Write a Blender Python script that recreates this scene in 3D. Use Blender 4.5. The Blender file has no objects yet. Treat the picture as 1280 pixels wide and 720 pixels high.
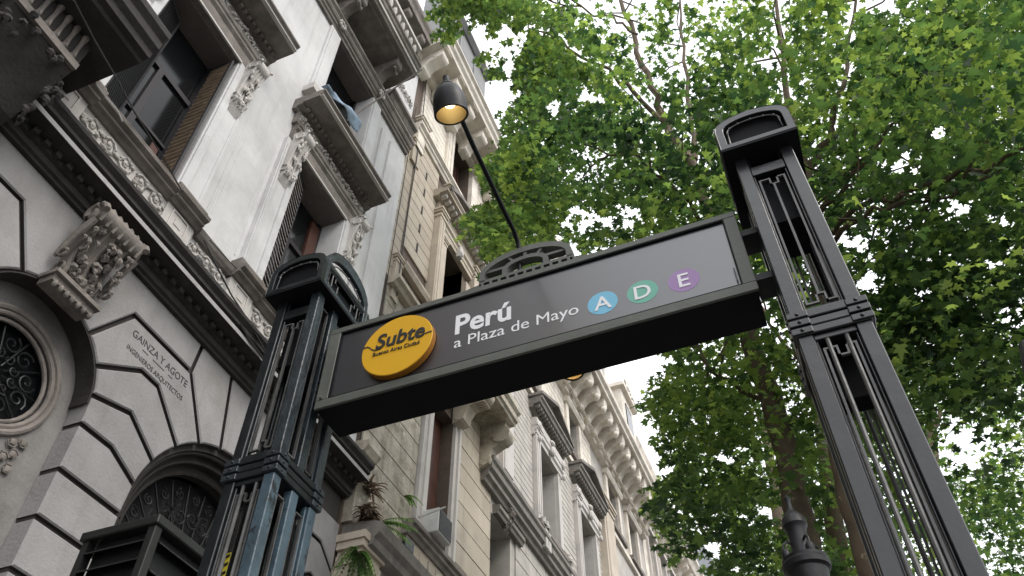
import bpy, math, random
import numpy as np
from mathutils import Vector, Matrix
from mathutils.geometry import tessellate_polygon
random.seed(7); rng = np.random.default_rng(7)
S = bpy.context.scene; COL = S.collection
R = math.radians

# ---------------------------------------------------------------- camera
F = 1027.65; EYE = 1.6
_M = np.array([[0.92912201,-0.27365338,-0.2486888],[0.3697731,0.68692447,0.62562179],[-3.73092035e-04,-6.73237401e-01,7.39426306e-01]])
_u,_s,_v = np.linalg.svd(_M); CM = _u@_v          # camera axes (right, down, forward) in world rows
cam = bpy.data.cameras.new('camera'); cam.sensor_width = 36; cam.lens = F/1280*36
cam.clip_start = .05; cam.clip_end = 2000
co = bpy.data.objects.new('camera', cam); COL.objects.link(co); S.camera = co
m = Matrix(((CM[0,0],-CM[0,1],-CM[0,2],0),(CM[1,0],-CM[1,1],-CM[1,2],0),(CM[2,0],-CM[2,1],-CM[2,2],EYE),(0,0,0,1)))
co.matrix_world = m
# ---------------------------------------------------------------- sky, sun, exposure
SUN_EL, SUN_AZ = 46, 108        # azimuth measured clockwise from +Y
W = bpy.data.worlds.new('World'); S.world = W; W.use_nodes = True
nt = W.node_tree; bg = nt.nodes['Background']; bg.inputs[1].default_value = .1
sk = nt.nodes.new('ShaderNodeTexSky'); sk.sky_type = 'NISHITA'; sk.sun_disc = False
sk.sun_elevation = R(SUN_EL); sk.sun_rotation = R(SUN_AZ); sk.dust_density = 2.0
tcw = nt.nodes.new('ShaderNodeTexCoord'); nzw = nt.nodes.new('ShaderNodeTexNoise')
nzw.inputs['Scale'].default_value = 2.2; nzw.inputs['Detail'].default_value = 6
rpw = nt.nodes.new('ShaderNodeValToRGB'); rpw.color_ramp.elements[0].position = .30; rpw.color_ramp.elements[1].position = .62
rpw.color_ramp.elements[0].color = (.62,.62,.62,1); rpw.color_ramp.elements[1].color = (.97,.97,.97,1)
mxw = nt.nodes.new('ShaderNodeMix'); mxw.data_type = 'RGBA'; mxw.inputs[7].default_value = (12.6,12.75,13.1,1)
nt.links.new(tcw.outputs['Generated'], nzw.inputs['Vector']); nt.links.new(nzw.outputs[0], rpw.inputs[0])
nt.links.new(rpw.outputs[0], mxw.inputs[0]); nt.links.new(sk.outputs[0], mxw.inputs[6]); nt.links.new(mxw.outputs[2], bg.inputs[0])
sl = bpy.data.lights.new('sun','SUN'); sl.energy = 1.15; sl.angle = R(24); sl.color = (1,.95,.88)
so = bpy.data.objects.new('sun', sl); COL.objects.link(so)
sd = Vector((math.sin(R(SUN_AZ))*math.cos(R(SUN_EL)), math.cos(R(SUN_AZ))*math.cos(R(SUN_EL)), math.sin(R(SUN_EL))))
so.rotation_euler = sd.to_track_quat('Z','Y').to_euler()
S.view_settings.view_transform = 'Standard'; S.view_settings.look = 'None'; S.view_settings.gamma = 1
S.view_settings.use_curve_mapping = False; S.view_settings.exposure = 0.75

# ---------------------------------------------------------------- helpers
def ray(u,v): return CM@np.array([(u-640)/F,(v-360)/F,1.0])
def onx(u,v,x): d = ray(u,v); t = x/d[0]; return (x, t*d[1], EYE+t*d[2])
def ony(u,v,y): d = ray(u,v); t = y/d[1]; return (t*d[0], y, EYE+t*d[2])
def link(o): COL.objects.link(o); return o
def tag(o,label=None,cat=None,group=None,kind=None):
    if label: o['label']=label
    if cat: o['category']=cat
    if group: o['group']=group
    if kind: o['kind']=kind
    return o
def thing(name,label,cat,loc=(0,0,0),rz=0,group=None):
    o=bpy.data.objects.new(name,None); o.location=loc; o.rotation_euler=(0,0,rz); o.empty_display_size=.2
    link(o); return tag(o,label,cat,group)
def dup(root,loc,label=None):
    r=root.copy(); link(r); r.location=loc
    if label: r['label']=label
    for c in list(root.children):
        d=c.copy(); link(d); d.parent=r
        for g in list(c.children):
            e=g.copy(); link(e); e.parent=d
    return r
SPLIT={'mounting_bracket','string_course','window_surround','pedestal','pedestal_panel','jamb_moulding','panel_bead','wall_slit','fluted_front','pilaster','sill_block','corner_strap','rivet','catch','carved_console','door_leaf','apron_rib','relief_scrolls','carved_rosettes','corner_pilaster','carved_panel','carved_keystone','window_reveal','balcony_bracket','stepped_pier','frame_rail','sooty_edge','collar_band','arch_bead','cornice_bracket'}
class MB:
    def __init__(s): s.v=[]; s.f=[]
    def add(s,vs,fs):
        n=len(s.v); s.v+= [tuple(p) for p in vs]; s.f+=[tuple(i+n for i in f) for f in fs]; return s
    def box(s,x0,x1,y0,y1,z0,z1):
        if x0>x1: x0,x1=x1,x0
        if y0>y1: y0,y1=y1,y0
        if z0>z1: z0,z1=z1,z0
        return s.add([(x0,y0,z0),(x1,y0,z0),(x1,y1,z0),(x0,y1,z0),(x0,y0,z1),(x1,y0,z1),(x1,y1,z1),(x0,y1,z1)],
            [(0,3,2,1),(4,5,6,7),(0,1,5,4),(1,2,6,5),(2,3,7,6),(3,0,4,7)])
    def extr(s,poly,a,b,mp):
        ar=sum(poly[i][0]*poly[(i+1)%len(poly)][1]-poly[(i+1)%len(poly)][0]*poly[i][1] for i in range(len(poly)))
        if ar<0: poly=poly[::-1]
        n=len(poly); vs=[mp(p,a) for p in poly]+[mp(p,b) for p in poly]
        fs=[tuple(range(n-1,-1,-1)),tuple(range(n,2*n))]+[(i,(i+1)%n,n+(i+1)%n,n+i) for i in range(n)]
        return s.add(vs,fs)
    def px(s,poly,x0,x1): return s.extr(poly,x0,x1,lambda p,t:(t,p[0],p[1]))      # (y,z)
    def py(s,poly,y0,y1): return s.extr(poly,y0,y1,lambda p,t:(p[0],t,p[1]))      # (x,z)
    def pz(s,poly,z0,z1): return s.extr(poly,z0,z1,lambda p,t:(p[0],p[1],t))
    def plate(s,outer,holes,x0,x1):          # wall plate in (y,z) with holes, back x0, front x1
        loops=[outer]+holes; flat=[p for l in loops for p in l]
        tr=tessellate_polygon([[Vector((p[0],p[1],0)) for p in l] for l in loops])
        n=len(flat); vs=[(x1,p[0],p[1]) for p in flat]+[(x0,p[0],p[1]) for p in flat]
        fs=[]
        for t in tr:
            a,b,c=[flat[i] for i in t]
            if (b[0]-a[0])*(c[1]-a[1])-(c[0]-a[0])*(b[1]-a[1])<0: t=t[::-1]
            fs.append(tuple(t)); fs.append(tuple(i+n for i in t[::-1]))
        k=0
        for l in loops:
            q=len(l)
            for i in range(q): fs.append((k+i,k+(i+1)%q,n+k+(i+1)%q,n+k+i))
            k+=q
        return s.add(vs,fs)
    def tube(s,path,r,n=6,cap=True):
        P=[Vector(p) for p in path]; rr=r if hasattr(r,'__len__') else [r]*len(P)
        vs=[];fs=[]; up=None
        for i,p in enumerate(P):
            t=(P[min(i+1,len(P)-1)]-P[max(i-1,0)]).normalized()
            if up is None: up=Vector((0,0,1)) if abs(t.z)<.9 else Vector((1,0,0))
            a=t.cross(up); 
            if a.length<1e-4: a=t.cross(Vector((.3,1,.2)))
            a.normalize(); b=t.cross(a); up=-b if False else up
            for k in range(n):
                an=2*math.pi*k/n; vs.append(p+(a*math.cos(an)+b*math.sin(an))*rr[i])
        for i in range(len(P)-1):
            for k in range(n): fs.append((i*n+k,i*n+(k+1)%n,(i+1)*n+(k+1)%n,(i+1)*n+k))
        if cap: fs.append(tuple(range(n))[::-1]); fs.append(tuple(range((len(P)-1)*n,len(P)*n)))
        return s.add(vs,fs)
    def lathe(s,prof,n=24,o=(0,0,0),axis=None):     # prof (r,h); axis direction, default +Z
        q=(Vector(axis).to_track_quat('Z','Y') if axis else None); O=Vector(o); vs=[];fs=[]
        for r,h in prof:
            for k in range(n):
                a=2*math.pi*k/n; p=Vector((r*math.cos(a),r*math.sin(a),h))
                vs.append((q@p if q else p)+O)
        for i in range(len(prof)-1):
            for k in range(n): fs.append((i*n+k,i*n+(k+1)%n,(i+1)*n+(k+1)%n,(i+1)*n+k))
        return s.add(vs,fs)
    def blob(s,c,r,n=8,m_=5):
        rx,ry,rz=(r if hasattr(r,'__len__') else (r,r,r)); vs=[];fs=[]
        for i in range(m_+1):
            t=math.pi*i/m_
            for k in range(n):
                a=2*math.pi*k/n; vs.append((c[0]+rx*math.sin(t)*math.cos(a),c[1]+ry*math.sin(t)*math.sin(a),c[2]-rz*math.cos(t)))
        for i in range(m_):
            for k in range(n): fs.append((i*n+k,i*n+(k+1)%n,(i+1)*n+(k+1)%n,(i+1)*n+k))
        return s.add(vs,fs)
    def parts(s):
        """groups of shells whose boxes touch"""
        n=len(s.v); par=list(range(n))
        def find(a):
            while par[a]!=a: par[a]=par[par[a]]; a=par[a]
            return a
        for f in s.f:
            r=find(f[0])
            for i in f[1:]: par[find(i)]=r
        sh={}
        for i in range(n): sh.setdefault(find(i),[]).append(i)
        L=[]
        for r,ix in sh.items():
            P=np.array([s.v[i] for i in ix]); L.append([{r},P.min(0)-.002,P.max(0)+.002])
        ch=True
        while ch:
            ch=False
            for i in range(len(L)):
                for j in range(i+1,len(L)):
                    if (L[i][1]<=L[j][2]).all() and (L[j][1]<=L[i][2]).all():
                        L[i]=[L[i][0]|L[j][0],np.minimum(L[i][1],L[j][1]),np.maximum(L[i][2],L[j][2])]; L.pop(j); ch=True; break
                if ch: break
        if len(L)<2: return None
        out=[]
        for g,_,_ in L:
            m_=MB(); mp={}
            for f in s.f:
                if find(f[0]) in g:
                    for i in f:
                        if i not in mp: mp[i]=len(m_.v); m_.v.append(s.v[i])
                    m_.f.append(tuple(mp[i] for i in f))
            out.append(m_)
        return out
    def build(s,name,mat,parent=None,smooth=False,bevel=0,label=None):
        if name in SPLIT and parent is not None:
            q=s.parts()
            if q: return [p.build(name,mat,parent,smooth,bevel,label) for p in q][0]
        me=bpy.data.meshes.new(name); me.from_pydata(s.v,[],s.f); me.validate()
        import bmesh
        me.materials.append(mat)
        if smooth: 
            me.polygons.foreach_set('use_smooth',[True]*len(me.polygons))
            try: me.set_sharp_from_angle(angle=R(40))
            except Exception: pass
        o=bpy.data.objects.new(name,me); link(o)
        if parent is not None: o.parent=parent
        if label: o['label']=label
        if bevel:
            b=o.modifiers.new('b','BEVEL'); b.width=bevel; b.segments=1; b.limit_method='ANGLE'
        return o
def text(name,body,mat,parent,size,mw,ext=.003,bold=0,width=None,align='LEFT',shear=0):
    c=bpy.data.curves.new(name,'FONT'); c.body=body; c.size=size; c.extrude=ext; c.offset=bold; c.align_x=align; c.shear=shear
    c.resolution_u=4
    o=bpy.data.objects.new(name,c); link(o); bpy.context.view_layer.update()
    dg=bpy.context.evaluated_depsgraph_get(); me=bpy.data.meshes.new_from_object(o.evaluated_get(dg))
    bpy.data.objects.remove(o)
    co_=np.empty(len(me.vertices)*3); me.vertices.foreach_get('co',co_); co_=co_.reshape(-1,3)
    if width:
        w=co_[:,0].max()-co_[:,0].min(); co_[:,0]*=width/w
    if align=='CENTER': co_[:,0]-=(co_[:,0].max()+co_[:,0].min())/2
    else: co_[:,0]-=co_[:,0].min()
    me.vertices.foreach_set('co',co_.ravel())
    me.transform(mw); me.materials.clear(); me.materials.append(mat); me.name=name
    o=bpy.data.objects.new(name,me); link(o); o.parent=parent; return o
def T_front(x,y,z): return Matrix(((1,0,0,x),(0,0,-1,y),(0,1,0,z),(0,0,0,1)))   # reads along +X, faces -Y
def T_side(x,y,z): return Matrix(((0,0,1,x),(1,0,0,y),(0,1,0,z),(0,0,0,1)))     # reads along +Y, faces +X

# ---------------------------------------------------------------- materials
def mat(name,col,rough=.7,var=.25,scale=3,streak=0,streak_col=(.08,.075,.07),bump=.15,bscale=30,metal=0,dirt=0,dirt_col=(.07,.06,.055),dirt_scale=1.2,blotch=None,spec=.5,rnd=0):
    m=bpy.data.materials.new(name); m.use_nodes=True; t=m.node_tree; N=t.nodes; L=t.links
    b=N['Principled BSDF']; b.inputs['Roughness'].default_value=rough; b.inputs['Metallic'].default_value=metal
    b.inputs['Specular IOR Level'].default_value=spec
    g=N.new('ShaderNodeNewGeometry')
    def noise(sc,det=5,vec=None,rg=.55):
        n=N.new('ShaderNodeTexNoise'); n.inputs['Scale'].default_value=sc; n.inputs['Detail'].default_value=det; n.inputs['Roughness'].default_value=rg
        L.new(vec or g.outputs['Position'],n.inputs['Vector']); return n
    def ramp(src,a,b2):
        r=N.new('ShaderNodeMapRange'); r.inputs[1].default_value=a; r.inputs[2].default_value=b2; L.new(src,r.inputs[0]); return r.outputs[0]
    def mix(fac,A,B):
        x=N.new('ShaderNodeMix'); x.data_type='RGBA'
        L.new(fac,x.inputs[0])
        for s_,i in ((A,6),(B,7)):
            if isinstance(s_,tuple): x.inputs[i].default_value=(*s_,1)
            else: L.new(s_,x.inputs[i])
        return x.outputs[2]
    n1=noise(scale)
    c=mix(ramp(n1.outputs[0],.3,.7),tuple(k*(1-var) for k in col),tuple(min(1,k*(1+var*.6)) for k in col))
    if streak:
        mp=N.new('ShaderNodeMapping'); mp.inputs['Scale'].default_value=(5,5,.45); L.new(g.outputs['Position'],mp.inputs[0])
        n2=noise(1.0,6,mp.outputs[0],.65); r=ramp(n2.outputs[0],.52,.78)
        mm=N.new('ShaderNodeMath'); mm.operation='MULTIPLY'; L.new(r,mm.inputs[0]); mm.inputs[1].default_value=streak
        c=mix(mm.outputs[0],c,streak_col)
    if dirt:
        n3=noise(dirt_scale,8,None,.7); r=ramp(n3.outputs[0],.48,.68)
        mm=N.new('ShaderNodeMath'); mm.operation='MULTIPLY'; L.new(r,mm.inputs[0]); mm.inputs[1].default_value=dirt
        c=mix(mm.outputs[0],c,dirt_col)
    if blotch:
        n4=noise(blotch[1],9,None,.75); r=ramp(n4.outputs[0],blotch[2],blotch[2]+.03)
        c=mix(r,c,blotch[0])
    if rnd:
        oi=N.new('ShaderNodeObjectInfo'); q=N.new('ShaderNodeMapRange'); q.inputs[3].default_value=1-rnd; q.inputs[4].default_value=1+rnd*.5; L.new(oi.outputs['Random'],q.inputs[0])
        hv=N.new('ShaderNodeHueSaturation'); L.new(q.outputs[0],hv.inputs['Value']); L.new(c,hv.inputs['Color']); c=hv.outputs[0]
    L.new(c,b.inputs['Base Color'])
    if bump:
        nb=noise(bscale,6); bp=N.new('ShaderNodeBump'); bp.inputs['Strength'].default_value=bump; bp.inputs['Distance'].default_value=.02
        L.new(nb.outputs[0],bp.inputs['Height']); L.new(bp.outputs[0],b.inputs['Normal'])
        rr=N.new('ShaderNodeMapRange'); rr.inputs[3].default_value=max(0,rough-.12); rr.inputs[4].default_value=min(1,rough+.12); L.new(n1.outputs[0],rr.inputs[0]); L.new(rr.outputs[0],b.inputs['Roughness'])
    return m
M={}
M['plaster']=mat('white_plaster',(.60,.595,.59),.85,.14,1.3,.45,(.27,.255,.235),.2,18,dirt=.5,dirt_col=(.36,.35,.345),dirt_scale=.8,rnd=.04)
M['stone_low']=mat('grey_render',(.31,.30,.295),.9,.14,2.2,.45,(.17,.155,.14),.3,35,dirt=.55,dirt_col=(.20,.185,.17),dirt_scale=1.6,rnd=.12)
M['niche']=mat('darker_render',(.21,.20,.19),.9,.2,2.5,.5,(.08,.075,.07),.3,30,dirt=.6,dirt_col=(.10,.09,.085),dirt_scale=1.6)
M['groove']=mat('dirty_joint',(.050,.044,.040),.95,.2,6,bump=.3)
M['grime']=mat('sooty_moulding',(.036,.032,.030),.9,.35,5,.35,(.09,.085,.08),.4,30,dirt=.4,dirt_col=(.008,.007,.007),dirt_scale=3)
M['fillet']=mat('pale_cornice_edge',(.42,.41,.40),.9,.25,4,.4,(.1,.1,.1),.3,30,dirt=.5,dirt_col=(.12,.11,.10),dirt_scale=4)
M['mould']=mat('weathered_moulding',(.21,.185,.165),.9,.35,5,.5,(.07,.06,.052),.35,30,dirt=.6,dirt_col=(.09,.075,.065),dirt_scale=3)
M['trim']=mat('cream_trim',(.55,.52,.49),.85,.2,3,.35,(.26,.23,.2),.25,30,dirt=.3,dirt_col=(.28,.25,.22),dirt_scale=3)
M['tan']=mat('tan_stone',(.52,.455,.37),.9,.2,3,.5,(.22,.18,.13),.3,40,dirt=.45,dirt_col=(.26,.20,.15),dirt_scale=1.5,rnd=.14)
M['tan_groove']=mat('tan_joint',(.12,.09,.07),.95,.2,6,bump=.3)
M['tan_stain']=mat('mossy_tan_stone',(.50,.45,.37),.95,.3,3,.75,(.12,.09,.06),.6,25,dirt=.85,dirt_col=(.13,.105,.07),dirt_scale=2.2,rnd=.15,blotch=((.60,.56,.50),3.2,.60))
M['grey_stone']=mat('grey_coursed_stone',(.46,.43,.39),.9,.2,3,.7,(.24,.23,.22),.25,40,dirt=.3,dirt_col=(.28,.27,.26),dirt_scale=1.2)
M['white_stone']=mat('pale_stone',(.76,.70,.61),.88,.18,3,.6,(.35,.30,.24),.25,30,dirt=.55,dirt_col=(.34,.31,.28),dirt_scale=1.6)
M['dark_mould']=mat('blackened_hood',(.22,.20,.18),.9,.35,6,.5,(.05,.05,.045),.35,30,dirt=.5,dirt_col=(.05,.045,.04),dirt_scale=3)
M['room']=mat('dark_interior',(.012,.011,.012),.9,.3,2,bump=0)
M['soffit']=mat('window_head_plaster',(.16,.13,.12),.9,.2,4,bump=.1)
M['wood_red']=mat('red_brown_wood',(.075,.024,.015),.55,.4,7,.6,(.03,.012,.01),.2,50)
M['slat']=mat('weathered_slat',(.20,.145,.095),.7,.35,9,bump=.2)
M['slat_white']=mat('pale_slat',(.34,.31,.29),.75,.3,9,bump=.2)
M['shutter_frame']=mat('dark_shutter_frame',(.018,.015,.018),.6,.3,5,bump=.15)
M['paint']=mat('black_green_paint',(.006,.009,.011),.36,.5,12,bump=.16,bscale=18,spec=.6,blotch=((.02,.032,.038),7,.66))
M['paint_sky']=mat('worn_paint_sky_tint',(.013,.022,.028),.4,.6,10,bump=.3,bscale=45,spec=.7,blotch=((.006,.010,.013),11,.60))  # bluish tone is sky reflection painted onto the street-side faces; blotches are wear
M['paint_sky_low']=mat('worn_paint_sky_sheen',(.06,.098,.125),.42,.45,7,bump=.25,bscale=22,spec=.6,blotch=((.010,.015,.018),8,.56))  # paler blue below the collar paints in the sky's reflection, over worn paint
M['paint_grey']=mat('scuffed_black_paint',(.0075,.008,.010),.33,.4,5,bump=.12,bscale=14,spec=.8,dirt=.35,dirt_col=(.026,.023,.023),dirt_scale=5,blotch=((.07,.035,.02),16,.71))
M['bar']=mat('dull_steel_bar',(.12,.118,.115),.42,.45,8,bump=.1,metal=.2)
M['frame']=mat('olive_grey_frame',(.095,.10,.085),.5,.25,8,bump=.08,bscale=60)
M['case']=mat('black_sign_case',(.007,.0075,.009),.7,.2,8,bump=.0,spec=.15)
M['dark_iron']=mat('dark_iron',(.005,.005,.007),.5,.3,9,bump=.15)
M['bark']=mat('plane_bark',(.115,.085,.055),.9,.3,5,bump=.6,bscale=12,blotch=((.30,.25,.16),4.5,.60))
M['twig']=mat('brown_twig',(.09,.065,.045),.9,.3,8,bump=.3)
M['cable']=mat('black_cable',(.02,.018,.018),.6,.1,5,bump=0)
M['paving']=mat('grey_paving',(.16,.155,.15),.85,.2,2,bump=.2)
M['asphalt']=mat('asphalt',(.05,.05,.052),.9,.2,8,bump=.3)
M['white_paint']=mat('road_paint',(.7,.7,.7),.7,.1,8,bump=.1)
M['cloth']=mat('pale_blue_cloth',(.27,.36,.46),.9,.5,6,bump=.2)
M['yellow']=mat('yellow_tape',(.75,.62,.05),.5,.15,8,bump=0)
M['carved']=mat('dark_incised_letters',(.045,.042,.042),.9,.3,20,bump=.1)
M['black']=mat('black_print',(.01,.01,.01),.5,.1,8,bump=0)
M['ac']=mat('white_metal_case',(.55,.55,.53),.55,.15,8,bump=.05)
M['grey_metal']=mat('grey_metal_vent',(.014,.0155,.014),.5,.3,6,bump=.15)
M['ledge_dark']=mat('dark_panel',(.003,.0035,.004),.6,.2,6,bump=.1)
M['soot_shade']=mat('sooty_shaded_render',(.028,.024,.022),.95,.4,6,.3,(.09,.085,.08),.3,30,dirt=.3,dirt_col=(.07,.065,.06),dirt_scale=2)  # dark tone mixes real soot with painted-in shade of the niche arch
M['slate']=mat('slate_dome',(.16,.17,.19),.7,.3,8,bump=.3)
M['zinc']=mat('zinc_sheet',(.21,.21,.21),.6,.25,5,bump=.15)
def simple(name,col,rough=.5,emit=None,spec=.5,metal=0,trans=0):
    m=bpy.data.materials.new(name); m.use_nodes=True; b=m.node_tree.nodes['Principled BSDF']
    b.inputs['Base Color'].default_value=(*col,1); b.inputs['Roughness'].default_value=rough; b.inputs['Metallic'].default_value=metal
    b.inputs['Specular IOR Level'].default_value=spec
    if emit: b.inputs['Emission Color'].default_value=(*emit[0],1); b.inputs['Emission Strength'].default_value=emit[1]
    if trans: b.inputs['Transmission Weight'].default_value=trans
    return m
M['panel']=mat('dark_sign_panel',(.004,.004,.009),.32,.1,2,bump=.0,spec=.5,dirt=.05,dirt_col=(.05,.05,.055),dirt_scale=14)
M['panel'].node_tree.nodes['Principled BSDF'].inputs['IOR'].default_value=2.25
M['text']=simple('white_lettering',(.78,.78,.80),.5)
M['orange']=simple('orange_yellow_enamel',(.66,.36,.012),.5,spec=.3)
M['orange_rim']=simple('dark_orange_rim',(.32,.13,.01),.5)
M['badge_blue']=simple('blue_badge',(.17,.46,.64),.5)
M['badge_green']=simple('green_badge',(.15,.42,.32),.5)
M['badge_purple']=simple('purple_badge',(.32,.20,.40),.5)
M['glass']=simple('window_glass',(.008,.009,.010),.12,spec=.22)
M['warm']=simple('warm_lit_bulb',(1,.7,.3),.5,emit=((1,.82,.5),2.6))
M['reflector']=simple('brass_reflector',(.42,.34,.18),.5,metal=.4)
M['warm_bright']=simple('bright_lit_bulb',(1,.7,.35),.5,emit=((1,.72,.42),6))
M['lamp_shell']=mat('matt_black_lamp',(.004,.0045,.0065),.5,.2,8,bump=.05,spec=.3)
def leafmat(name,c0,c1,c2):
    m=bpy.data.materials.new(name); m.use_nodes=True; t=m.node_tree; N=t.nodes; L=t.links
    b=N['Principled BSDF']; at=N.new('ShaderNodeAttribute'); at.attribute_name='tint'
    r=N.new('ShaderNodeValToRGB'); r.color_ramp.elements[0].color=(*c0,1); r.color_ramp.elements[1].color=(*c2,1)
    e=r.color_ramp.elements.new(.55); e.color=(*c1,1)
    L.new(at.outputs['Fac'],r.inputs[0]); L.new(r.outputs[0],b.inputs['Base Color']); b.inputs['Roughness'].default_value=.45
    tr=N.new('ShaderNodeBsdfTranslucent'); hs=N.new('ShaderNodeHueSaturation'); hs.inputs['Hue'].default_value=.481; hs.inputs['Saturation'].default_value=1.08; hs.inputs['Value'].default_value=3.6
    L.new(r.outputs[0],hs.inputs['Color']); L.new(hs.outputs[0],tr.inputs[0])
    mx=N.new('ShaderNodeMixShader'); mx.inputs[0].default_value=.5
    L.new(b.outputs[0],mx.inputs[1]); L.new(tr.outputs[0],mx.inputs[2]); L.new(mx.outputs[0],N['Material Output'].inputs[0])
    return m
M['leaf']=leafmat('plane_leaves',(.012,.030,.012),(.048,.094,.025),(.13,.19,.045))
M['fern']=leafmat('fern_leaves',(.03,.07,.02),(.06,.13,.04),(.12,.2,.06))
M['dry']=leafmat('dry_leaves',(.05,.04,.03),(.09,.07,.05),(.14,.11,.07))

# ================================================================= GROUND
def struct(name,mb,mt): o=mb.build(name,mt); o['kind']='structure'; return o
struct('ground',MB().box(-300,300,-300,300,-.6,-.16),M['asphalt'])
struct('road',MB().box(1.9,14,-120,220,-.16,-.13),M['asphalt'])
sw=struct('pavement',MB().box(-5.2,1.75,-60,160,-.15,-.03),M['paving'])
kb=MB(); 
for k in range(-20,60): kb.box(1.75,1.9,k*1.0+.005,k*1.0+.995,-.16,.0)
struct('kerb',kb,M['stone_low'])
sb=MB()
for i in range(17):
    for j in range(-10,40): sb.box(-5.2+i*.41,-5.2+i*.41+.4,j*.41,j*.41+.4,-.03,0)
sbo=sb.build('paving_slabs',M['paving']); sbo.parent=sw; sbo['kind']='stuff'
ml=MB()
for k in range(-10,30): ml.box(7.8,7.95,k*4,k*4+2,-.13,-.126)
mlo=ml.build('lane_marking',M['white_paint']); tag(mlo,kind='structure')

# ================================================================= ornament builders
def spiral(cx,cz,r0,turns,dirn=1,start=0,n=14,x=0,mp=None):
    pts=[]
    for i in range(n+1):
        t=i/n; a=start+dirn*turns*2*math.pi*t; r=r0*(1-.85*t)
        pts.append((x,cx+r*math.cos(a),cz+r*math.sin(a)))
    return pts
def scroll_band(mb,y0,y1,z0,z1,x,step=.22,r=.016):
    h=z1-z0; zc=(z0+z1)/2; n=max(1,int((y1-y0)/step)); st=(y1-y0)/n
    for i in range(n):
        c=y0+(i+.5)*st; s=1 if i%2 else -1
        mb.tube(spiral(c,zc+s*h*.03,h*.40,1.6,s,-s*math.pi/2,n=12,x=x),[r*1.1]+[r]*11+[r*1.6],5)
        mb.blob((x+.01,c,zc),(.022,.028,.028),6,4)
        for k in range(4):
            a=random.random()*6.28; mb.blob((x+.008,c+st*.45*math.cos(a),zc+h*.33*math.sin(a)),(.018,.03+random.random()*.015,.016),6,4)
def garland(mb,y0,y1,zc,h,x):
    n=int((y1-y0)/.055)
    for i in range(n):
        t=(i+.5)/n; y=y0+(y1-y0)*t; z=zc+h*.22*math.sin(t*math.pi*6)
        a=random.uniform(0,6.28); l=h*random.uniform(.22,.42)
        P=[(x+.008+.02*math.sin(u*1.5),y+l*u/3*math.cos(a+u*.4),z+l*u/3*math.sin(a+u*.4)) for u in range(4)]
        mb.tube(P,[.010,.019,.015,.004],5)
        if i%3==0: mb.tube(spiral(y,zc,h*.36,1.2,1 if i%2 else -1,random.random()*6,n=9,x=x),[.013]*8+[.016,.02],5)
def leaf_lump(mb,c,l,w,t):
    """small curled leaf: a tapered tube bending outwards (+X) and down, with a midrib"""
    a=random.uniform(-.5,.5); P=[]
    for i in range(5):
        u=i/4; P.append((c[0]+.6*t*math.sin(u*2.6),c[1]+l*.35*math.sin(a)*u,c[2]-l*u*math.cos(a)+.15*l*u*u))
    mb.tube(P,[w*.35,w*.5,w*.45,w*.3,w*.08],6)
def console(mb,yc,w,z0,z1,xb,d):
    """scrolled bracket: ribbed S profile in (x,z), spiral volutes at the sides, curled leaves on its front"""
    h=z1-z0; prof=[(xb,z1),(xb+d,z1),(xb+d*1.05,z1-h*.07),(xb+d*1.02,z1-h*.16),(xb+d*.82,z1-h*.27),(xb+d*.58,z1-h*.40),(xb+d*.44,z1-h*.56),(xb+d*.40,z1-h*.72),(xb+d*.44,z1-h*.80),(xb+d*.34,z1-h*.90),(xb,z0)]
    mb.py(prof,yc-w*.46,yc+w*.46)
    for q in (-.42,-.2,0,.2,.42):
        mb.tube([(x_+.004,yc+q*w,z_) for x_,z_ in prof[1:-1]],w*.055,5)
    for s_ in (-1,1):
        P=[(xb+d*.80+math.cos(a)*rr,yc+s_*w*.5,z1-h*.13+math.sin(a)*rr) for a,rr in [(i*.55,h*.115*(1-i/17)) for i in range(15)]]
        mb.tube(P,[.016]*10+[.014,.012,.010,.010,.012],6)
        P=[(xb+d*.26+math.cos(a)*rr,yc+s_*w*.5,z1-h*.80+math.sin(a)*rr) for a,rr in [(3.1-i*.55,h*.09*(1-i/15)) for i in range(13)]]
        mb.tube(P,.012,6)
    mb.lathe([(0,-w*.5),(h*.085,-w*.5),(h*.09,0),(h*.085,w*.5),(0,w*.5)],12,(xb+d*.84,yc,z1-h*.12),(0,1,0))
    for k in range(16):
        t=random.random(); xx=xb+d*(.98-.62*min(1,(.15+t*.6)*1.25)); zz=z1-h*(.15+t*.6)
        leaf_lump(mb,(xx,yc+random.uniform(-.42,.42)*w,zz+h*.03),h*.15,w*.22,.05)
    for k in range(9):
        leaf_lump(mb,(xb+d*.36,yc+random.uniform(-.45,.45)*w,z0+h*.2+random.random()*h*.08),h*.14,w*.2,.05)
def modil(mb,yc,w,z,xb,d,h):
    prof=[(xb,z),(xb+d,z),(xb+d,z-h*.25),(xb+d*.85,z-h*.5),(xb+d*.5,z-h*.6),(xb+d*.25,z-h*.95),(xb,z-h)]
    mb.py(prof,yc-w/2,yc+w/2)
    mb.lathe([(0,-w*.55),(h*.2,-w*.55),(h*.2,w*.55),(0,w*.55)],10,(xb+d*.82,yc,z-h*.3),(0,1,0))
    mb.lathe([(0,-w*.55),(h*.14,-w*.55),(h*.14,w*.55),(0,w*.55)],8,(xb+d*.2,yc,z-h*.82),(0,1,0))
def hood_prof(xw,z,proj):      # cornice section standing on z, wall at xw
    return [(xw,z),(xw+proj*.12,z),(xw+proj*.16,z+.035),(xw+proj*.30,z+.05),(xw+proj*.32,z+.085),(xw+proj*.86,z+.09),(xw+proj*.87,z+.13),(xw+proj*.92,z+.14),(xw+proj*.93,z+.175),(xw+proj,z+.20),(xw+proj,z+.235),(xw,z+.26)]
def rect(y0,y1,z0,z1): return [(y0,z0),(y1,z0),(y1,z1),(y0,z1)]
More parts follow.
